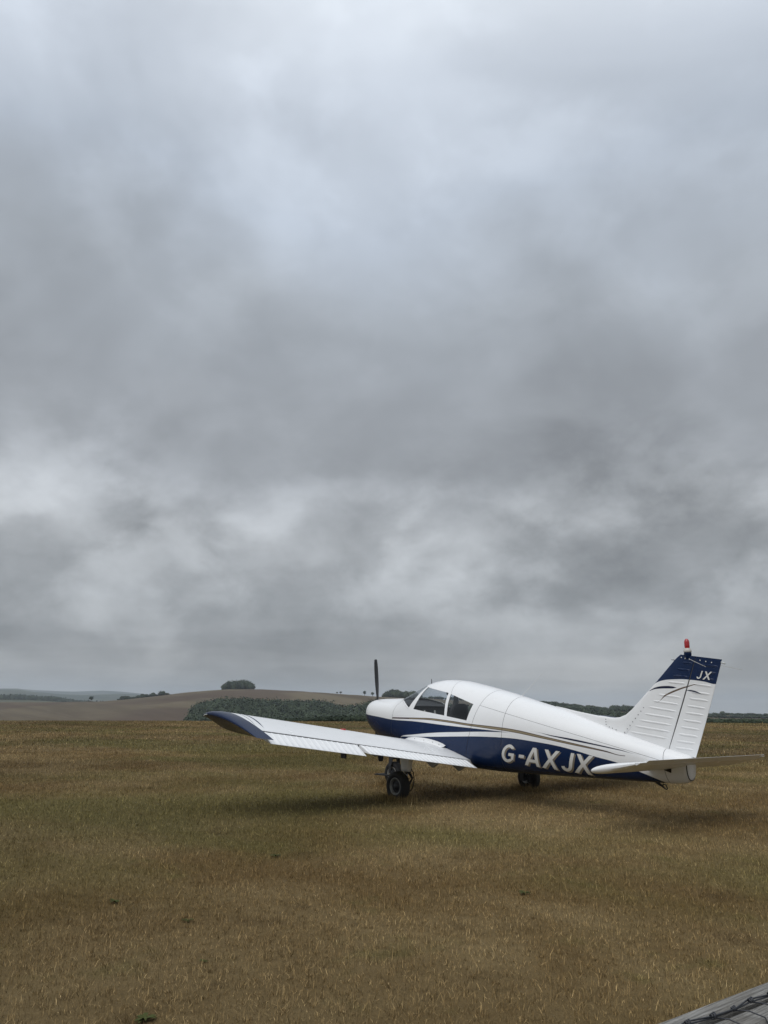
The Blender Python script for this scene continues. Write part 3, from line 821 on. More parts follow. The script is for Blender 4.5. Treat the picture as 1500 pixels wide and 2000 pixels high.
def shell(inset, n):
    xs = np.unique(np.concatenate([np.array([.350, .3515, .355, .361, .370, .385, .405, .435]), np.linspace(.47, .85, 12), np.linspace(.85, 3.6, 84), np.linspace(3.6, 6.53, 46), np.linspace(6.53, 6.835, 14)]))
    bm = bmesh.new(); rows = []
    for x in xs:
        zt, zb, zw, hw, nu, nl = sec(x); rows.append([])
        for p in ring(x, n):
            y, z = p[1], p[2]
            f = 1 - inset / max(hw, .05); y *= f; z = zw + (z - zw) * (1 - inset / max(.12, (zt - zw) if z > zw else (zw - zb)))
            rows[-1].append(bm.verts.new((min(max(x, .35 + inset), 6.835 - inset), y, z)))
    for i in range(len(rows) - 1):
        for j in range(n): bm.faces.new((rows[i][j], rows[i][(j + 1) % n], rows[i + 1][(j + 1) % n], rows[i + 1][j]))
    bm.faces.new(rows[0][::-1]); bm.faces.new(rows[-1])
    bmesh.ops.recalc_face_normals(bm, faces=bm.faces)
    return bm

def cut_line(bm, p, q, lo, hi):
    """split faces of the region along the side-view line p-q"""
    fs = [f for f in bm.faces if lo[0] <= f.calc_center_median().x <= hi[0] and lo[1] <= f.calc_center_median().z <= hi[1]]
    d = Vector((q[0] - p[0], 0, q[1] - p[1])).normalized(); nrm = Vector((-d.z, 0, d.x))
    geom = list({e for f in fs for e in f.edges}) + list({v for f in fs for v in f.verts}) + fs
    bmesh.ops.bisect_plane(bm, geom=geom, plane_co=Vector((p[0], 0, p[1])), plane_no=nrm, dist=1e-5)

def cut_poly(bm, poly):
    lo = (min(p[0] for p in poly) - .05, min(p[1] for p in poly) - .05); hi = (max(p[0] for p in poly) + .05, max(p[1] for p in poly) + .05)
    for i in range(len(poly)): cut_line(bm, poly[i], poly[(i + 1) % len(poly)], lo, hi)

def take(bm, poly, keep=True):
    """faces inside the side-view polygon: removed from bm, returned as a bmesh of their own"""
    fs = [f for f in bm.faces if inpoly((f.calc_center_median().x, f.calc_center_median().z), poly)]
    nb = bmesh.new(); mp = {}
    for f in fs:
        vs = []
        for v in f.verts:
            if v not in mp: mp[v] = nb.verts.new(v.co)
            vs.append(mp[v])
        nb.faces.new(vs)
    bmesh.ops.delete(bm, geom=fs, context='FACES')
    return nb

def gap(bm, p, q, wdt, lo, hi):
    d = Vector((q[0] - p[0], q[1] - p[1])); d.normalize(); nx, nz = -d.y * wdt / 2, d.x * wdt / 2
    cut_line(bm, (p[0] + nx, p[1] + nz), (q[0] + nx, q[1] + nz), lo, hi); cut_line(bm, (p[0] - nx, p[1] - nz), (q[0] - nx, q[1] - nz), lo, hi)
    fs = []
    for f in bm.faces:
        c = f.calc_center_median()
        if lo[0] <= c.x <= hi[0] and lo[1] <= c.z <= hi[1] and abs((c.x - p[0]) * -d.y + (c.z - p[1]) * d.x) < wdt / 2 - 1e-4: fs.append(f)
    bmesh.ops.delete(bm, geom=fs, context='FACES')

WS = [(1.395, 1.592), (1.665, 1.505), (1.858, 1.403), (2.112, 1.763), (1.93, 1.835), (1.5, 1.95)]
W1 = [(1.994, 1.379), (2.791, 1.280), (2.769, 1.650), (2.168, 1.754)]
W2 = [(2.848, 1.271), (3.289, 1.210), (3.374, 1.467), (2.834, 1.630)]
bm = shell(0.0, 112)
for p in (WS, W1, W2): cut_poly(bm, p)
panes = [take(bm, p) for p in (WS, W1, W2)]
GW = .0055
SE1 = [(1.28, .60), (1.413, 1.213), (1.425, 1.345), (1.455, 1.44), (1.60, 1.56)]
gap(bm, SE1[0], SE1[1], GW, (1.1, .5), (1.5, 1.213)); gap(bm, SE1[1], SE1[2], GW, (1.3, 1.213), (1.5, 1.345))
gap(bm, SE1[2], SE1[3], GW, (1.3, 1.345), (1.5, 1.44)); gap(bm, SE1[3], SE1[4], GW, (1.3, 1.44), (1.62, 1.62))
gap(bm, (3.408, 1.17), (3.562, 1.617), GW, (3.2, .3), (3.8, 2)); gap(bm, (3.948, .70), (4.033, 1.505), GW, (3.8, .3), (4.2, 2))
gap(bm, (.50, .8), (.50, 1.6), .005, (.3, .3), (.7, 2))
gap(bm, (6.513, .81), (6.507, .886), GW, (6.4, .3), (6.6, 1.2))
gap(bm, (3.482, 1.454), (6.398, .782), GW * .7, (3.485, .7), (6.45, 1.6))
gap(bm, (2.832, 1.643), (2.784, 1.773), GW * .7, (2.7, 1.64), (2.9, 2))
lap = lambda x: 1.454 - .2305 * (x - 3.482)
se2 = lambda z: 3.408 + (z - 1.17) * .3445
se3 = lambda z: 3.948 + (z - .70) * .1056
se1 = lambda z: float(np.interp(z, [p[1] for p in SE1], [p[0] for p in SE1]))
groups = {}
for f in bm.faces:
    c = f.calc_center_median()
    if c.x < se1(c.z) and not (c.z > 1.56 and c.x > 1.42): k = 'engine_cowling'
    elif c.x < se2(c.z): k = 'roof_panel' if (c.z > 1.645 and c.x > 2.80) else 'cabin_shell'
    elif c.x > 6.51: k = 'tail_cone'
    elif c.x < se3(c.z): k = 'mid_upper_skin' if c.z > lap(c.x) else 'mid_lower_skin'
    else: k = 'rear_upper_skin' if c.z > lap(c.x) else 'rear_lower_skin'
    groups.setdefault(k, []).append(f)
skins = {}
for k, fs in groups.items():
    nb = bmesh.new(); mp = {}
    for f in fs:
        vs = []
        for v in f.verts:
            if v not in mp: mp[v] = nb.verts.new(v.co)
            vs.append(mp[v])
        nb.faces.new(vs)
    skins[k] = bm_obj(k, nb, m_fus, plane, AB, smooth=True)
bm.free()
inner = shell(.012, 72)
for p in (WS, W1, W2): cut_poly(inner, p); take(inner, p).free()
lin = [f for f in inner.faces if 1.42 < f.calc_center_median().x < 3.6 and f.calc_center_median().z > 1.0]
nb = bmesh.new(); mp = {}
for f in lin:
    nb.faces.new([mp.setdefault(v, None) or mp.__setitem__(v, nb.verts.new(v.co)) or mp[v] for v in f.verts])
bmesh.ops.delete(inner, geom=lin, context='FACES')
bm_obj('inner_frame', inner, m_dark, plane, AB, smooth=True)
bm_obj('cabin_lining', nb, m_trim, plane, AB, smooth=True)
for nm, pb in zip(('windscreen', 'side_window', 'rear_side_window'), panes):
    for side in ((0,) if nm == 'windscreen' else (-1, 1)):
        q = pb.copy()
        if side: bmesh.ops.delete(q, geom=[v for v in q.verts if v.co.y * side < 0], context='VERTS')
        for v in q.verts:
            v.co.y *= .992; v.co.z -= .004
        bm_obj(nm, q, m_glass, plane, AB, smooth=True)
    pb.free()
# windscreen base strip
for s in (-1, 1):
    pts = []
    for (x, z) in ((1.52, 1.545), (1.60, 1.521), (1.665, 1.500), (1.76, 1.449), (1.855, 1.397)):
        pts.append((x - .006, s * (fy(x, z) + .002), z - .004))
    Acc().tube(pts, .010, 6).obj('windscreen_trim', m_white, plane, AB, smooth=True)

# cabin interior
for y in (-.26, .26):
    seat = Acc().box((2.28, y - .22, .86), (2.76, y + .22, 1.03)).obj('seat', m_seat, plane, AB, bevel=.04)
    rows = []
    for z, xo, hw, th in ((1.0, 2.74, .22, .07), (1.2, 2.79, .225, .075), (1.36, 2.83, .215, .065), (1.44, 2.85, .19, .05), (1.475, 2.855, .12, .03)):
        rows.append([(xo + th * math.cos(q), y + hw * math.copysign(abs(math.sin(q)) ** .6, math.sin(q)), z) for q in np.linspace(0, 2 * math.pi, 20, endpoint=False)])
    Acc().grid(rows, close_u=True, caps=True).obj('backrest', m_seat, seat, smooth=True)
    Acc().tube([(2.10, y, 1.20), (2.03, y, 1.20), (1.80, y, 1.20)], .014, 8).obj('yoke_shaft', m_black, plane, AB)
    Acc().tube([(2.11, y - .12, 1.36), (2.11, y - .135, 1.25), (2.11, y - .10, 1.20), (2.10, y, 1.195), (2.11, y + .10, 1.20), (2.11, y + .135, 1.25), (2.11, y + .12, 1.36)], .015, 8).obj('control_yoke', m_pale if y < 0 else m_black, plane, AB, smooth=True)
Acc().box((2.98, -.50, .85), (3.34, .50, 1.22)).obj('rear_bench', m_seat, plane, AB, bevel=.05)
Acc().box((3.30, -.46, .9), (3.42, .46, 1.42)).obj('rear_backrest', m_seat, plane, AB, bevel=.04)
Acc().box((1.78, -.48, 1.02), (1.86, .48, 1.43)).obj('instrument_panel', m_seat, plane, AB, bevel=.02)
Acc().grid([[(1.46, -.36, 1.54), (1.46, .36, 1.54)], [(1.70, -.46, 1.47), (1.70, .46, 1.47)], [(1.90, -.49, 1.435), (1.90, .49, 1.435)]]).obj('glareshield', m_black, plane, AB)
Acc().box((1.6, -.5, .78), (3.4, .5, .80)).obj('cabin_floor', m_seat, plane, AB)
Acc().lathe([(.0, -.03), (.04, -.028), (.055, 0), (.04, .028), (0, .03)], (2.28, .05, 1.66), 'x', 16).obj('compass', m_gear, plane, AB, smooth=True)
Acc().box((2.70, .30, 1.30), (2.73, .36, 1.42)).obj('door_handle', m_pale, plane, AB, bevel=.01)

# registration letters
def arc(cx, cy, rx, ry, a0, a1, n):
    return [(cx + rx * math.cos(R(a)), cy + ry * math.sin(R(a))) for a in np.linspace(a0, a1, n)]
GLY = {
 'G': [[*arc(.42, .5, .42, .5, 38, 322, 26), (.80, .11), (.80, .53), (.44, .53), (.44, .37), (.63, .37), (.63, .20), *arc(.42, .5, .25, .335, 300, 50, 20)]],
 '-': [[(0, .36), (.34, .36), (.34, .53), (0, .53)]],
 'A': [[(-.02, 0), (.17, 0), (.235, .20), (.605, .20), (.67, 0), (.86, 0), (.53, 1), (.31, 1)], [(.285, .36), (.42, .79), (.555, .36)]],
 'X': [[(0, 0), (.205, 0), (.43, .37), (.655, 0), (.86, 0), (.54, .51), (.84, 1), (.635, 1), (.43, .66), (.225, 1), (.02, 1), (.32, .51)]],
 'J': [[(0, .24), *arc(.315, .30, .315, .30, 190, 360, 16), (.63, 1), (.44, 1), (.44, .30), *arc(.315, .30, .125, .145, 360, 190, 10)]],
}
def glyph_bm(ch, org, ux, uz, shear, wid, hgt, depth, surf, cuts, off):
    bm = bmesh.new()
    for loop in GLY[ch]:
        vs = []
        for (a, c_) in loop:
            a2 = (a * wid + shear * c_ * hgt); x = org[0] + ux[0] * a2 + uz[0] * c_ * hgt; z = org[1] + ux[1] * a2 + uz[1] * c_ * hgt
            vs.append(bm.verts.new((x, 0, z)))
        for i in range(len(vs)): bm.edges.new((vs[i], vs[(i + 1) % len(vs)]))
    bmesh.ops.triangle_fill(bm, use_beauty=True, use_dissolve=False, edges=bm.edges)
    zs = [v.co.z for v in bm.verts]
    for k in range(1, cuts):
        bmesh.ops.bisect_plane(bm, geom=bm.verts[:] + bm.edges[:] + bm.faces[:], plane_co=(0, 0, min(zs) + (max(zs) - min(zs)) * k / cuts), plane_no=(0, 0, 1))
    for v in bm.verts: v.co.y = surf(v.co.x, v.co.z) - off
    bmesh.ops.recalc_face_normals(bm, faces=bm.faces)
    for f in bm.faces:
        if f.normal.y > 0: f.normal_flip()
    return bm
fsurf = lambda x, z: -fy(x, z)
LH = .272
letters = [('G', 3.925, .275), ('-', 4.232, .27), ('A', 4.355, .290), ('X', 4.640, .305), ('J', 4.955, .275), ('X', 5.160, .315)]
def base_z(x): return .618 + (x - 3.916) * (-.108 / 1.465)
for ch, x, wd_ in letters:
    org = (x, base_z(x)); ux = (1.0, -.0737); uz = (0.0, 1.0)
    host = skins['rear_lower_skin'] if x > 4.0 else skins['mid_lower_skin']
    bm_obj('letter_shadow', glyph_bm(ch, (x + .022, base_z(x) - .016), ux, uz, .36, wd_, LH, 0, fsurf, 9, .0035), m_lshadow, host)
    bm_obj('letter', glyph_bm(ch, org, ux, uz, .36, wd_, LH, 0, fsurf, 9, .006), m_letter, host)

# ------------------------------------------------------------------ aircraft: fin, rudder, tailplane
LEp = [(5.62, 1.02), (5.68, 1.10), (6.01, 1.408), (6.202, 1.586), (6.407, 1.775), (6.70, 2.052), (6.745, 2.092), (6.80, 2.128)]
x_le = lambda z: float(np.interp(z, [p[1] for p in LEp], [p[0] for p in LEp]))
x_hi = lambda z: 6.53 + (z - .907) * .4129
x_te = lambda z: 6.868 + (z - .831) * .4094
def fin_t(x, z):
    """half thickness of the tail at (x, z)"""
    c0, c1 = x_le(z), x_te(z); ch = c1 - c0; q = min(1, max(0, (x - c0) / ch))
    return max(.0035, 5 * .088 * ch * (.2969 * q ** .5 - .1260 * q - .3516 * q * q + .2843 * q ** 3 - .1036 * q ** 4) * .55 + .004 * (1 - q))
def slab(rows_x, zs):
    """closed skin through (x, z) with the tail's thickness on both sides"""
    rows = []
    for z, xs in zip(zs, rows_x):
        rows.append([(x, -fin_t(x, zz), zz) for x, zz in xs] + [(x, fin_t(x, zz), zz) for x, zz in reversed(xs)])
    return Acc().grid(rows, close_u=True, caps=True)
TOPZ = lambda x: 2.128 - (x - 6.80) * .157
def rows_of(f0, f1, n, m, zb):
    out = []
    for i in range(m + 1):
        s = i / m; xs = []
        for k in range(n + 1):
            q = (k / n); q = q * q * (3 - 2 * q) * .5 + q * .5
            z = zb + (2.125 - zb) * s
            for _ in range(3):
                x = f0(z) + (f1(z) - f0(z)) * q
                z = zb + (min(TOPZ(x), 2.128) - zb) * s
            xs.append((x, z))
        out.append(xs)
    return out
def beads(acc, lst, w_=.014, h_=.008):
    for (x0, z0), (x1, z1) in lst:
        for s in (-1, 1):
            rows = []
            for k in range(9):
                q = k / 8; x, z = x0 + (x1 - x0) * q, z0 + (z1 - z0) * q; tp = min(1, 6 * q, 6 * (1 - q)) ** .6
                rows.append([(x, s * (fin_t(x, z + o * w_ * tp) + hh * h_ * tp - .0008), z + o * w_ * tp) for o, hh in ((-1, 0), (-.6, .8), (0, 1), (.6, .8), (1, 0))])
            acc.grid(rows)
FB = [((6.824, 2.022), (6.964, 2.003)), ((6.742, 1.939), (6.924, 1.916)), ((6.664, 1.854), (6.89, 1.831)), ((6.585, 1.774), (6.85, 1.746)), ((6.418, 1.614), (6.772, 1.565)), ((6.336, 1.53), (6.74, 1.475)),
      ((6.256, 1.449), (6.703, 1.385)), ((6.178, 1.36), (6.665, 1.296)), ((6.091, 1.273), (6.625, 1.208)), ((6.02, 1.194), (6.595, 1.122)), ((5.941, 1.114), (6.55, 1.035))]
RB_ = [((7.06, 1.982), (7.308, 1.955)), ((7.009, 1.9), (7.279, 1.871)), ((6.975, 1.822), (7.24, 1.79)), ((6.929, 1.745), (7.211, 1.702)), ((6.898, 1.641), (7.174, 1.604)), ((6.865, 1.558), (7.139, 1.523)), ((6.827, 1.465), (7.097, 1.427)),
       ((6.79, 1.376), (7.062, 1.344)), ((6.752, 1.282), (7.025, 1.251)), ((6.715, 1.193), (6.988, 1.161)), ((6.677, 1.101), (6.956, 1.074)), ((6.637, 1.013), (6.916, .989)), ((6.608, .928), (6.88, .905))]
r_ = rows_of(x_le, lambda z: x_hi(z) - .004, 22, 30, .86)
fa = slab(r_, [0] * len(r_)); beads(fa, FB)
fin = fa.obj('fin', m_fin, plane, AB, smooth=False)
r_ = rows_of(lambda z: x_hi(z) + .005, x_te, 14, 30, .885)
# lower edge of the rudder slopes down aft
r_ = [[(x, z + (1 - i / 30) * -.20 * (x - x_hi(.9)) if i < 30 else z) for x, z in row] for i, row in enumerate(r_)]
ra = slab(r_, [0] * len(r_)); beads(ra, RB_)
rud = ra.obj('rudder', m_fin, plane, AB, smooth=False)
for o in (fin, rud):
    me = o.data; me.polygons.foreach_set('use_smooth', [True] * len(me.polygons))
    me.set_sharp_from_angle(angle=R(38))
Acc().grid([[(x_hi(z) - .012, -.012, z), (x_hi(z) - .012, .012, z), (x_hi(z) + .014, .012, z), (x_hi(z) + .014, -.012, z)] for z in np.linspace(.90, 2.07, 12)], close_u=True, caps=True).obj('hinge_spar', m_dark, plane, AB)
# dorsal fillet
dt = [(4.68, 1.442), (4.85, 1.412), (5.05, 1.372), (5.269, 1.337), (5.45, 1.308), (5.617, 1.292), (5.72, 1.287), (5.804, 1.296), (5.90, 1.330), (6.00, 1.402), (6.09, 1.484), (6.18, 1.566), (6.27, 1.646)]
rows = []
for x, zt_ in dt:
    zb_ = sec(x)[0] - .03 - .08 * max(0, (x - 5.0)); hb = .02 + .045 * smoothstep((x - 4.7) / .9); tp = .006 + .020 * smoothstep((x - 4.8) / 1.0)
    if x > 5.85: zb_ = min(zt_ - .10, 1.03 + (x - 5.85) * 1.0); fq = smoothstep((x - 5.95) / .3); hb = .034 - .026 * fq; tp = .018 - .013 * fq
    row = []
    for q in np.linspace(0, 1, 7): row.append((x, -(hb + (tp - hb) * q ** .55), zb_ + (zt_ - zb_) * q))
    row.append((x, -tp * .55, zt_ + .006)); row.append((x, tp * .55, zt_ + .006))
    for q in np.linspace(1, 0, 7): row.append((x, hb + (tp - hb) * q ** .55, zb_ + (zt_ - zb_) * q))
    rows.append(row)
dors = Acc().grid(rows, close_u=True, caps=True).obj('dorsal_fin', m_white, plane, AB, smooth=True)
def stud(p, nrm, r_s, mat, parent, name):
    nrm = Vector(nrm).normalized(); a = nrm.cross(Vector((.2, .1, 1))).normalized(); c_ = nrm.cross(a); p = Vector(p)
    ring_ = lambda rr, o: [tuple(p + nrm * o + (a * math.cos(q) + c_ * math.sin(q)) * rr) for q in np.linspace(0, 2 * math.pi, 8, endpoint=False)]
    return Acc().grid([ring_(r_s, -.002), ring_(r_s, .003), ring_(r_s * .6, .0045)], close_u=True, caps=True).obj(name, mat, parent)
for i in range(8):
    q = i / 7; x, z = 5.885 + .315 * q, 1.10 + .335 * q
    stud((x, -fin_t(x, z) - .012 * (1 - q), z), (0, -1, 0), .006, m_gear, fin, 'rivet')
for x, z in ((5.60, 1.20), (5.60, 1.235), (5.60, 1.27), (5.65, 1.165), (5.70, 1.15), (5.76, 1.13)):
    stud((x, -.060, z), (0, -1, 0), .006, m_gear, dors, 'rivet')
for x, z, o in ((6.815, 2.088, fin), (6.87, 2.072, fin), (6.93, 2.058, fin), (7.075, 2.04, rud), (7.15, 2.022, rud), (7.225, 2.006, rud)):
    stud((x, -fin_t(x, z), z), (0, -1, 0), .008, m_letter, o, 'screw')
# fin top: beacon, whisker aerials
Acc().lathe([(.030, -.05), (.048, 0), (.048, .032), (.046, .036)], (6.90, 0, 2.115), 'z', 20).obj('beacon_base', m_blue, fin, smooth=True)
bcn = Acc().lathe([(.046, 0), (.051, .004), (.051, .03), (.044, .034), (.044, .05), (.034, .054), (.0, .055)], (6.90, 0, 2.152), 'z', 20).obj('beacon', m_pale, fin, smooth=True)
Acc().lathe([(.031, 0), (.034, .03), (.034, .08), (.028, .105), (.016, .122), (0, .127)], (6.90, 0, 2.206), 'z', 20).obj('beacon_lens', m_red, fin, smooth=True)
for s in (-1, 1):
    Acc().tube([(6.94, s * .04, 2.062), (6.955, s * .07, 2.058), (7.39, s * .46, 1.925)], [.006, .0035, .002], 6).obj('whisker_aerial', m_pale, fin)
Acc().tube([(7.35, 0, 2.005), (7.40, 0, 1.985)], [.012, .010], 8).obj('tail_light', m_clear, rud, smooth=True)
Acc().tube([(6.71, 0, 2.058), (6.655, 0, 2.064)], [.006, .004], 6).obj('pitot_stub', m_gear, fin)
for ch, x, z, w_ in (('J', 7.000, 1.806, .095), ('X', 7.085, 1.795, .115)):
    bm_obj('letter', glyph_bm(ch, (x, z), (1, -.09), (0, 1), .42, w_, .105, 0, lambda a, c_: -fin_t(a, c_), 3, .0105), m_letter, rud)

# stabilator
SP = 1.525
def stab_pt(y, q, up):
    ch = .79; le = Vector((6.315, 0, .664)); ang = R(10.3)
    e = abs(y) / SP; rnd = 0.0
    if e > .90: rnd = (1 - math.sqrt(max(0, 1 - ((e - .90) / .10) ** 2)))
    x0 = .16 * rnd ** 1.1
    qq = x0 + (1 - x0) * q
    th = 5 * .125 * ch * (.2969 * q ** .5 - .126 * q - .3516 * q * q + .2843 * q ** 3 - .1036 * q ** 4) * (1 - .75 * rnd ** 1.5)
    o = th + .002 if up else -th - .002
    a, c_ = qq * ch, o
    return (le.x + a * math.cos(ang) - c_ * math.sin(ang), y, le.z + a * math.sin(ang) + c_ * math.cos(ang))
ys_ = np.unique(np.concatenate([np.linspace(-SP, -SP * .9, 9), np.linspace(-SP * .9, SP * .9, 25), np.linspace(SP * .9, SP, 9)]))
QS = [0, .004, .015, .035, .07, .12, .2, .3, .42, .55, .68, .80, .86]
rows = [[stab_pt(y, q, True) for q in reversed(QS)] + [stab_pt(y, q, False) for q in QS[1:]] for y in ys_]
stab = Acc().grid(rows, close_u=True, caps=True).obj('stabilator', m_white, plane, AB, smooth=True)
stab.data.set_sharp_from_angle(angle=R(40))
# anti-servo tab, trailing edge raised a little further
h0 = Vector(stab_pt(0, .866, True)); h1 = Vector(stab_pt(0, .866, False)); 
rows = []
for y in np.linspace(-1.40, 1.40, 15):
    te = (7.105, y, .830)
    rows.append([(h0.x, y, h0.z), (te[0], y, te[2] + .002), (te[0], y, te[2] - .002), (h1.x, y, h1.z)])
Acc().grid(rows, close_u=True, caps=True).obj('servo_tab', m_white, stab)
for s in (-1, 1):
    rows = []
    for y, k in ((1.403, 1.0), (1.44, .98), (1.475, .9), (1.495, .7)):
        a_, b_ = Vector(stab_pt(y, .862, True)), Vector(stab_pt(y, .862, False))
        rows.append([(a_.x, s * y, a_.z), (a_.x + .10 * k, s * y, a_.z + .006), (a_.x + .10 * k, s * y, a_.z + .002), (b_.x, s * y, b_.z)])
    Acc().grid(rows, close_u=True, caps=True).obj('tip_cap', m_white, stab)
Acc().tube([(6.86, -.10, .74), (7.00, -.12, .775)], .006, 6).obj('tab_rod', m_steel, stab)
# tail cone details
Acc().grid([[(6.48, -fy(6.48, .66) - .004, .66), (6.62, -fy(6.62, .665) - .004, .668)], [(6.56, -fy(6.56, .62) - .004, .628), (6.61, -fy(6.61, .61) - .004, .612)]]).obj('control_slot_shade', m_black, skins['tail_cone'])  # shade of the opening drawn as a black plate on the skin
rg = [p for p in ring(6.812, 72)]
Acc().tube([(p[0], p[1] * 1.03, p[2] - .003) for p in rg if p[2] < .735], .006, 6).obj('cone_seal', m_black, skins['tail_cone'], smooth=True)
tb = Acc().tube([(6.30, 0, .475), (6.385, 0, .425), (6.425, 0, .395)], [.022, .014, .008], 8)
tb.tube([(6.385, 0, .425), (6.40, 0, .455), (6.435, 0, .45), (6.455, 0, .405), (6.44, 0, .388), (6.42, 0, .398)], .008, 6)
tb.obj('tail_skid', m_black, plane, AB, smooth=True)
Acc().tube([(4.00, 0, 1.585), (4.015, 0, 1.615)], [.012, .008], 8).obj('aerial_base', m_white, plane, AB)
Acc().tube([(4.012, 0, 1.61), (4.44, 0, 1.945)], [.0035, .002], 6).obj('whip_aerial', m_white, plane, AB)
Acc().tube([(1.99, -.1, 1.80), (1.985, -.1, 1.905)], [.008, .005], 6).obj('roof_probe', m_black, plane, AB)

# ------------------------------------------------------------------ aircraft: wings
INC, CH, TEX, ZR, DIH = R(9.0), 1.6, 3.575, .50, .123
def foil(q):
    yt = .15 / .2 * (.2969 * q ** .5 - .126 * q - .3516 * q * q + .2843 * q ** 3 - .1036 * q ** 4); yc = .022 * 4 * q * (1 - q)
    return yc + yt, yc - yt
def wpt(y, q, up):
    ay_ = abs(y); zte = ZR + (ay_ - .55) * DIH; o = foil(q)[0 if up else 1] * CH
    xl, zl = TEX - CH * math.cos(INC), zte + CH * math.sin(INC)
    ext = .30 * smoothstep((1.25 - ay_) / .65) * max(0, 1 - q / .4) ** 1.4          # leading edge swept forward at the root
    return Vector((xl + q * CH * math.cos(INC) + o * math.sin(INC) - ext, y, zl - q * CH * math.sin(INC) + o * math.cos(INC) + ext * .10))
HQ = .815
QW = [0, .003, .01, .022, .04, .07, .11, .16, .22, .29, .37, .45, .53, .61, .69, .76, HQ]
def hinge_part(name, s, y0, y1, defl, period, parent, nb):
    """flap or aileron: full-chord beads pressed into the skin"""
    ys, hs = [], []
    n = int(round((y1 - y0) / period))
    ys.append(y0); hs.append(0)
    for k in range(n):
        c_ = y0 + (k + .5) * (y1 - y0) / n
        for o, h in ((-.016, 0), (-.008, .8), (0, 1), (.008, .8), (.016, 0)): ys.append(c_ + o); hs.append(h)
    ys.append(y1); hs.append(0)
    rows = []
    for y, h in zip(ys, hs):
        piv = (wpt(s * y, HQ + .006, True) + wpt(s * y, HQ + .006, False)) / 2; row = []
        for q, up in ((1.0, True), (.96, True), (.9, True), (.85, True), (HQ + .022, True), (HQ + .014, True), (HQ + .010, False), (.85, False), (.92, False), (1.0, False)):
            p = wpt(s * y, min(q, .999), up); tp = min(1, max(0, (q - HQ - .01) * 30), max(0, (.985 - q) * 30))
            if q < HQ + .02: p.z -= .008
            if up: p.z += h * .010 * max(0, tp)
            if q == 1.0: p.z += .002 if up else -.002
            d = p - piv; ca, sa = math.cos(defl), math.sin(defl)
            row.append((piv.x + d.x * ca + d.z * sa, p.y, piv.z - d.x * sa + d.z * ca))
        rows.append(row)
    o = Acc().grid(rows, close_u=True, caps=True).obj(name, m_white, parent, None, smooth=True)
    o.data.set_sharp_from_angle(angle=R(22)); return o
YT = 4.33
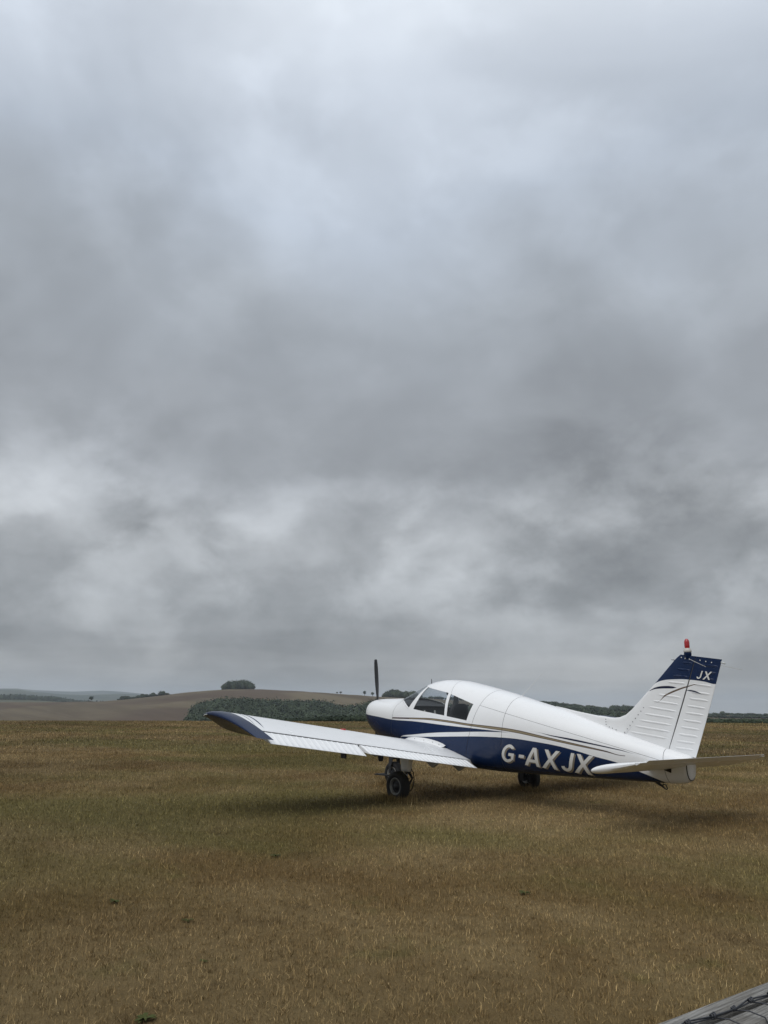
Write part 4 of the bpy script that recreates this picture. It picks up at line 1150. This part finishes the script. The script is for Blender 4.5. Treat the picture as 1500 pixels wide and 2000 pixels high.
for s in (-1, 1):
    ysw = np.concatenate([np.linspace(.40, 1.3, 16), np.linspace(1.4, YT, 26)])
    rows = [[tuple(wpt(s * y, q, True)) for q in reversed(QW)] + [tuple(wpt(s * y, q, False)) for q in QW[1:]] for y in ysw]
    wing = Acc().grid(rows, close_u=True, caps=True).obj('wing', m_wing, plane, AB, smooth=True)
    wing.data.set_sharp_from_angle(angle=R(45))
    fl = hinge_part('flap', s, .60, 2.725, R(1.5), .088, wing, 0)
    al = hinge_part('aileron', s, 2.775, YT - .004, R(9 if s < 0 else -6), .098, wing, 0)
    for y0_, y1_ in ((.60, 2.725), (2.775, YT - .004)):
        rows = []
        for y in np.linspace(y0_, y1_, 12):
            a_, b_ = wpt(s * y, HQ + .001, True), wpt(s * y, HQ + .001, False)
            rows.append([(a_.x + .002, a_.y, a_.z - .004), (a_.x + .022, a_.y, a_.z - .016), (b_.x + .022, b_.y, b_.z + .012), (b_.x + .002, b_.y, b_.z + .004)])
        Acc().grid(rows, close_u=True, caps=True).obj('hinge_gap_shade', m_dark, wing)  # dark strip laid in the hinge gap, its colour standing in for shade
    # wing tip
    rows = []
    TQ = [0, .004, .015, .035, .07, .12, .19, .28, .38, .5, .62, .74, .85, .93, 1.0]
    for k in range(11):
        a_ = k / 10 * math.pi / 2; bl, yy = math.cos(a_), YT + .003 + .235 * math.sin(a_)
        row_u, row_l = [], []
        for q in TQ:
            qq = .10 * (1 - bl) * .8 + (1 - .10 * (1 - bl)) * q
            u_, l_ = wpt(s * yy, q, True), wpt(s * yy, q, False)
            m_ = (u_ + l_) / 2; ed = m_ + (u_ - m_) * .38
            xs_ = wpt(s * yy, 0, True).x + qq * CH * math.cos(INC) + .07 * q ** 3
            up_ = ed.z + (u_.z - ed.z) * bl ** .8 + .004; lo_ = ed.z + (l_.z - ed.z) * (1 - math.sin(a_)) ** .85 - .002
            row_u.append((xs_, s * yy, up_)); row_l.append((xs_, s * yy, lo_))
        rows.append(row_u[::-1] + row_l[1:-1])
    tip = Acc().grid(rows, close_u=True, caps=True).obj('wing_tip', m_blue, wing, None, smooth=True)
    tip.data.set_sharp_from_angle(angle=R(28))
    le_ = [rows[-1][len(TQ) - 1 - i_] for i_ in range(0, 5)]
    Acc().tube([(x_ - .004, y_, z_ - .004) for x_, y_, z_ in le_], .007, 6).obj('tip_lens', m_clear, wing, smooth=True)
    p = wpt(s * 4.50, .18, True)
    Acc().lathe([(.0, -.03), (.022, -.024), (.03, 0), (.022, .03), (0, .04)], (p.x, p.y + s * .03, p.z - .05), 'y', 14).obj('nav_light', m_gear, wing, smooth=True)
    # root fairing strip
    rows = []
    for q in np.linspace(.02, .50, 14):
        p = wpt(s * .585, q, True); e = .030 * math.sin(math.pi * min(1, (q - .02) / .48)) ** .5
        rows.append([(p.x, s * .50, p.z + .055 + e), (p.x, s * .60, p.z + .012 + e), (p.x, s * .645, wpt(s * .645, q, True).z + e * .5), (p.x, s * .65, wpt(s * .65, q, True).z - .01)])
    fr_ = Acc().grid(rows).obj('root_fairing', m_white, wing, smooth=True)
    for q in (.07, .16, .26, .36, .45):
        p = wpt(s * .62, q, True); stud((p.x, p.y + s * .004, p.z + .030), (0, s, .8), .006, m_gear, wing, 'rivet')
    # filler cap, pitot mast, hinge brackets, tie-down
    p = wpt(s * 2.36, .255, True)
    Acc().lathe([(.045, -.01), (.045, .010), (.04, .014), (.0, .016)], (p.x, p.y, p.z), 'z', 18).obj('fuel_cap', m_redcap, wing, smooth=False)
    if s < 0:
        p = wpt(-2.62, .52, False)
        Acc().grid([[(p.x - .07, p.y - .015, p.z + .03), (p.x + .07, p.y - .015, p.z + .03), (p.x + .07, p.y + .015, p.z + .03), (p.x - .07, p.y + .015, p.z + .03)],
                    [(p.x - .05, p.y - .012, p.z - .15), (p.x + .06, p.y - .012, p.z - .15), (p.x + .06, p.y + .012, p.z - .15), (p.x - .05, p.y + .012, p.z - .15)]], close_u=True, caps=True).obj('pitot_mast', m_gear, wing, bevel=.004)
    for yy in (.72, 1.28, 2.40, 3.72):
        p = wpt(s * yy, .80, False); d_ = .10 if yy < 2 else .05
        pf = [(p.x - .17, p.z + .012), (p.x + .03, p.z - d_), (p.x + .08, p.z - d_ + .012), (p.x + .17, p.z - .03), (p.x + .05, p.z + .012)]
        Vf = [(x_, p.y - .013, z_) for x_, z_ in pf] + [(x_, p.y + .013, z_) for x_, z_ in pf]
        Acc().add(Vf, [(0, 1, 2, 3, 4), (9, 8, 7, 6, 5)] + [(i_, i_ + 5, (i_ + 1) % 5 + 5, (i_ + 1) % 5) for i_ in range(5)]).obj('hinge_fairing', m_under, wing, bevel=.004)

# ------------------------------------------------------------------ aircraft: landing gear
def wheel(name, c, w_, rad_, parent, hubside):
    """tyre with rim and hub; hubside: +1/-1 side whose hub cap faces out"""
    x, y, z = c
    tp = [(rad_ * .56, -.36), (rad_ * .66, -.47), (rad_ * .80, -.5), (rad_ * .92, -.43), (rad_ * .985, -.26), (rad_, -.12), (rad_ * .992, -.10), (rad_ * .992, -.07), (rad_, -.05), (rad_, .05), (rad_ * .992, .07), (rad_ * .992, .10), (rad_, .12), (rad_ * .985, .26), (rad_ * .92, .43), (rad_ * .80, .5), (rad_ * .66, .47), (rad_ * .56, .36)]
    wt = Acc().lathe([(r, o * w_) for r, o in tp], c, 'y', 48).obj(name, m_tyre, parent, AB if parent is plane else None, smooth=True)
    for s in (-1, 1):
        if hubside and s != hubside: continue
        Acc().lathe([(rad_ * .57, s * w_ * .34), (rad_ * .585, s * w_ * .40), (rad_ * .54, s * w_ * .42), (rad_ * .48, s * w_ * .36), (rad_ * .44, s * w_ * .20)], c, 'y', 40).obj('rim', m_alloy, wt, smooth=True)
        Acc().lathe([(rad_ * .45, s * w_ * .20), (rad_ * .30, s * w_ * .18), (rad_ * .22, s * w_ * .30), (rad_ * .20, s * w_ * .36), (0, s * w_ * .37)], c, 'y', 32).obj('hub', m_gear, wt, smooth=True)
    return wt
for s in (-1, 1):
    yw = s * 1.535
    leg = Acc()
    ls = [(.70, 2.79, .125, .075), (.62, 2.79, .120, .070), (.54, 2.785, .105, .060), (.47, 2.785, .105, .055), (.43, 2.785, .095, .050)]
    leg.grid([[(x + a_ * math.copysign(abs(math.cos(q)) ** .7, math.cos(q)), s * 1.375 + b_ * math.copysign(abs(math.sin(q)) ** .7, math.sin(q)), z) for q in np.linspace(0, 2 * math.pi, 20, endpoint=False)] for z, x, a_, b_ in ls], close_u=True, caps=True)
    leg = leg.obj('main_gear_leg', m_white, plane, AB, smooth=True)
    Acc().tube([(2.775, s * 1.375, .43), (2.775, s * 1.375, .30)], .034, 14).obj('oleo', m_steel, leg, smooth=True)
    ft = Acc().box((2.735, s * 1.375 - .035, .17), (2.815, s * 1.375 + .035, .335))
    ft.obj('axle_block', m_gear, leg, bevel=.012)
    Acc().tube([(2.775, s * 1.37, .222), (2.775, yw + s * .05, .222)], .024, 12).obj('axle', m_gear, leg)
    for zz0, zz1 in ((.44, .33), (.22, .33)):
        Acc().grid([[(2.82, s * 1.375 - .03, zz0), (2.82, s * 1.375 + .03, zz0), (2.835, s * 1.375 + .03, zz0 + .01), (2.835, s * 1.375 - .03, zz0 + .01)], [(2.92, s * 1.375 - .014, zz1), (2.92, s * 1.375 + .014, zz1), (2.935, s * 1.375 + .014, zz1 + .01), (2.935, s * 1.375 - .014, zz1 + .01)]], close_u=True, caps=True).obj('torque_link', m_gear, leg)
    Acc().lathe([(.05, -.006), (.098, -.006), (.098, .006), (.05, .006)], (2.775, s * 1.445, .222), 'y', 32).obj('brake_disc', m_alloy, leg)
    Acc().box((2.84, s * 1.44 - .03, .15), (2.90, s * 1.44 + .03, .27)).obj('brake_caliper', m_gear, leg, bevel=.01)
    hz_ = [(2.80, s * 1.36, .50), (2.88, s * 1.36, .47), (2.96, s * 1.38, .42), (2.985, s * 1.39, .33), (2.975, s * 1.40, .23), (2.95, s * 1.42, .16), (2.89, s * 1.44, .145), (2.82, s * 1.44, .16)]
    pts = [Vector(hz_[0])]
    for i in range(len(hz_) - 1):
        for q in (.5, 1.0): pts.append(Vector(hz_[i]).lerp(Vector(hz_[i + 1]), q))
    Acc().tube(pts, .0075, 8).obj('brake_hose', m_black, leg, smooth=True)
    wheel('main_wheel', (2.775, yw, .216), .155, .222, plane, s)
# nose gear
ng = Acc().tube([(.90, 0, .95), (.865, 0, .60), (.855, 0, .50)], [.05, .042, .036], 14).obj('nose_gear_leg', m_white, plane, AB, smooth=True)
for s in (-1, 1):
    Acc().grid([[(.80, s * .075, .50), (.91, s * .075, .50), (.91, s * .090, .50), (.80, s * .090, .50)], [(.80, s * .095, .36), (.88, s * .095, .36), (.88, s * .110, .36), (.80, s * .110, .36)],
                [(.815, s * .095, .19), (.865, s * .095, .19), (.865, s * .110, .19), (.815, s * .110, .19)]], close_u=True, caps=True).obj('fork_arm', m_gear, ng, bevel=.004)
Acc().box((.79, -.092, .475), (.92, .092, .515)).obj('fork_crown', m_gear, ng, bevel=.012)
Acc().box((.44, -.10, .165), (.80, -.078, .195)).obj('tow_lug', m_gear, ng, bevel=.004)
Acc().tube([(.44, -.14, .18), (.44, .14, .18)], .012, 8).obj('tow_bar', m_gear, ng)
Acc().tube([(.84, -.11, .212), (.84, .11, .212)], .016, 10).obj('axle', m_steel, ng)
wheel('nose_wheel', (.84, 0, .212), .145, .218, plane, -1)
# exhaust, cowl lip, propeller
Acc().tube([(.98, .12, .82), (1.02, .12, .66), (1.10, .12, .58)], .03, 12, caps=False).obj('exhaust_pipe', m_gear, plane, AB, smooth=True)
pa = R(5.0)
hubc = Vector((.325, .015, 1.36))
prop = Acc().lathe([(.13, .075), (.135, .05), (.12, -.02), (.085, -.10), (.04, -.155), (0, -.17)], hubc, 'x', 28).obj('spinner', m_white, plane, AB, smooth=True)
for sgn in (1, -1):
    rows = []
    for r_b, chd, tw, th in ((.10, .085, 50, .045), (.18, .120, 44, .034), (.30, .158, 35, .026), (.45, .170, 28, .020), (.62, .160, 23, .015), (.78, .140, 19, .011), (.90, .115, 17, .008), (.955, .090, 16, .006), (.965, .06, 18, .004)):
        ca, sa = math.cos(R(tw)), math.sin(R(tw)); row = []
        for q in np.linspace(0, 2 * math.pi, 18, endpoint=False):
            a_, b_ = .5 * chd * math.cos(q), .5 * th * math.sin(q)
            lx, ly = a_ * sa + b_ * ca, (a_ * ca - b_ * sa) * -sgn
            yy = ly; zz = sgn * r_b
            row.append((hubc.x + lx, hubc.y + yy * math.cos(pa) - zz * math.sin(pa), hubc.z + yy * math.sin(pa) + zz * math.cos(pa)))
        rows.append(row)
    Acc().grid(rows, close_u=True, caps=True).obj('propeller_blade', m_prop, plane, AB, smooth=True)
for o in plane.children:
    if o.name.startswith('spinner'): pass
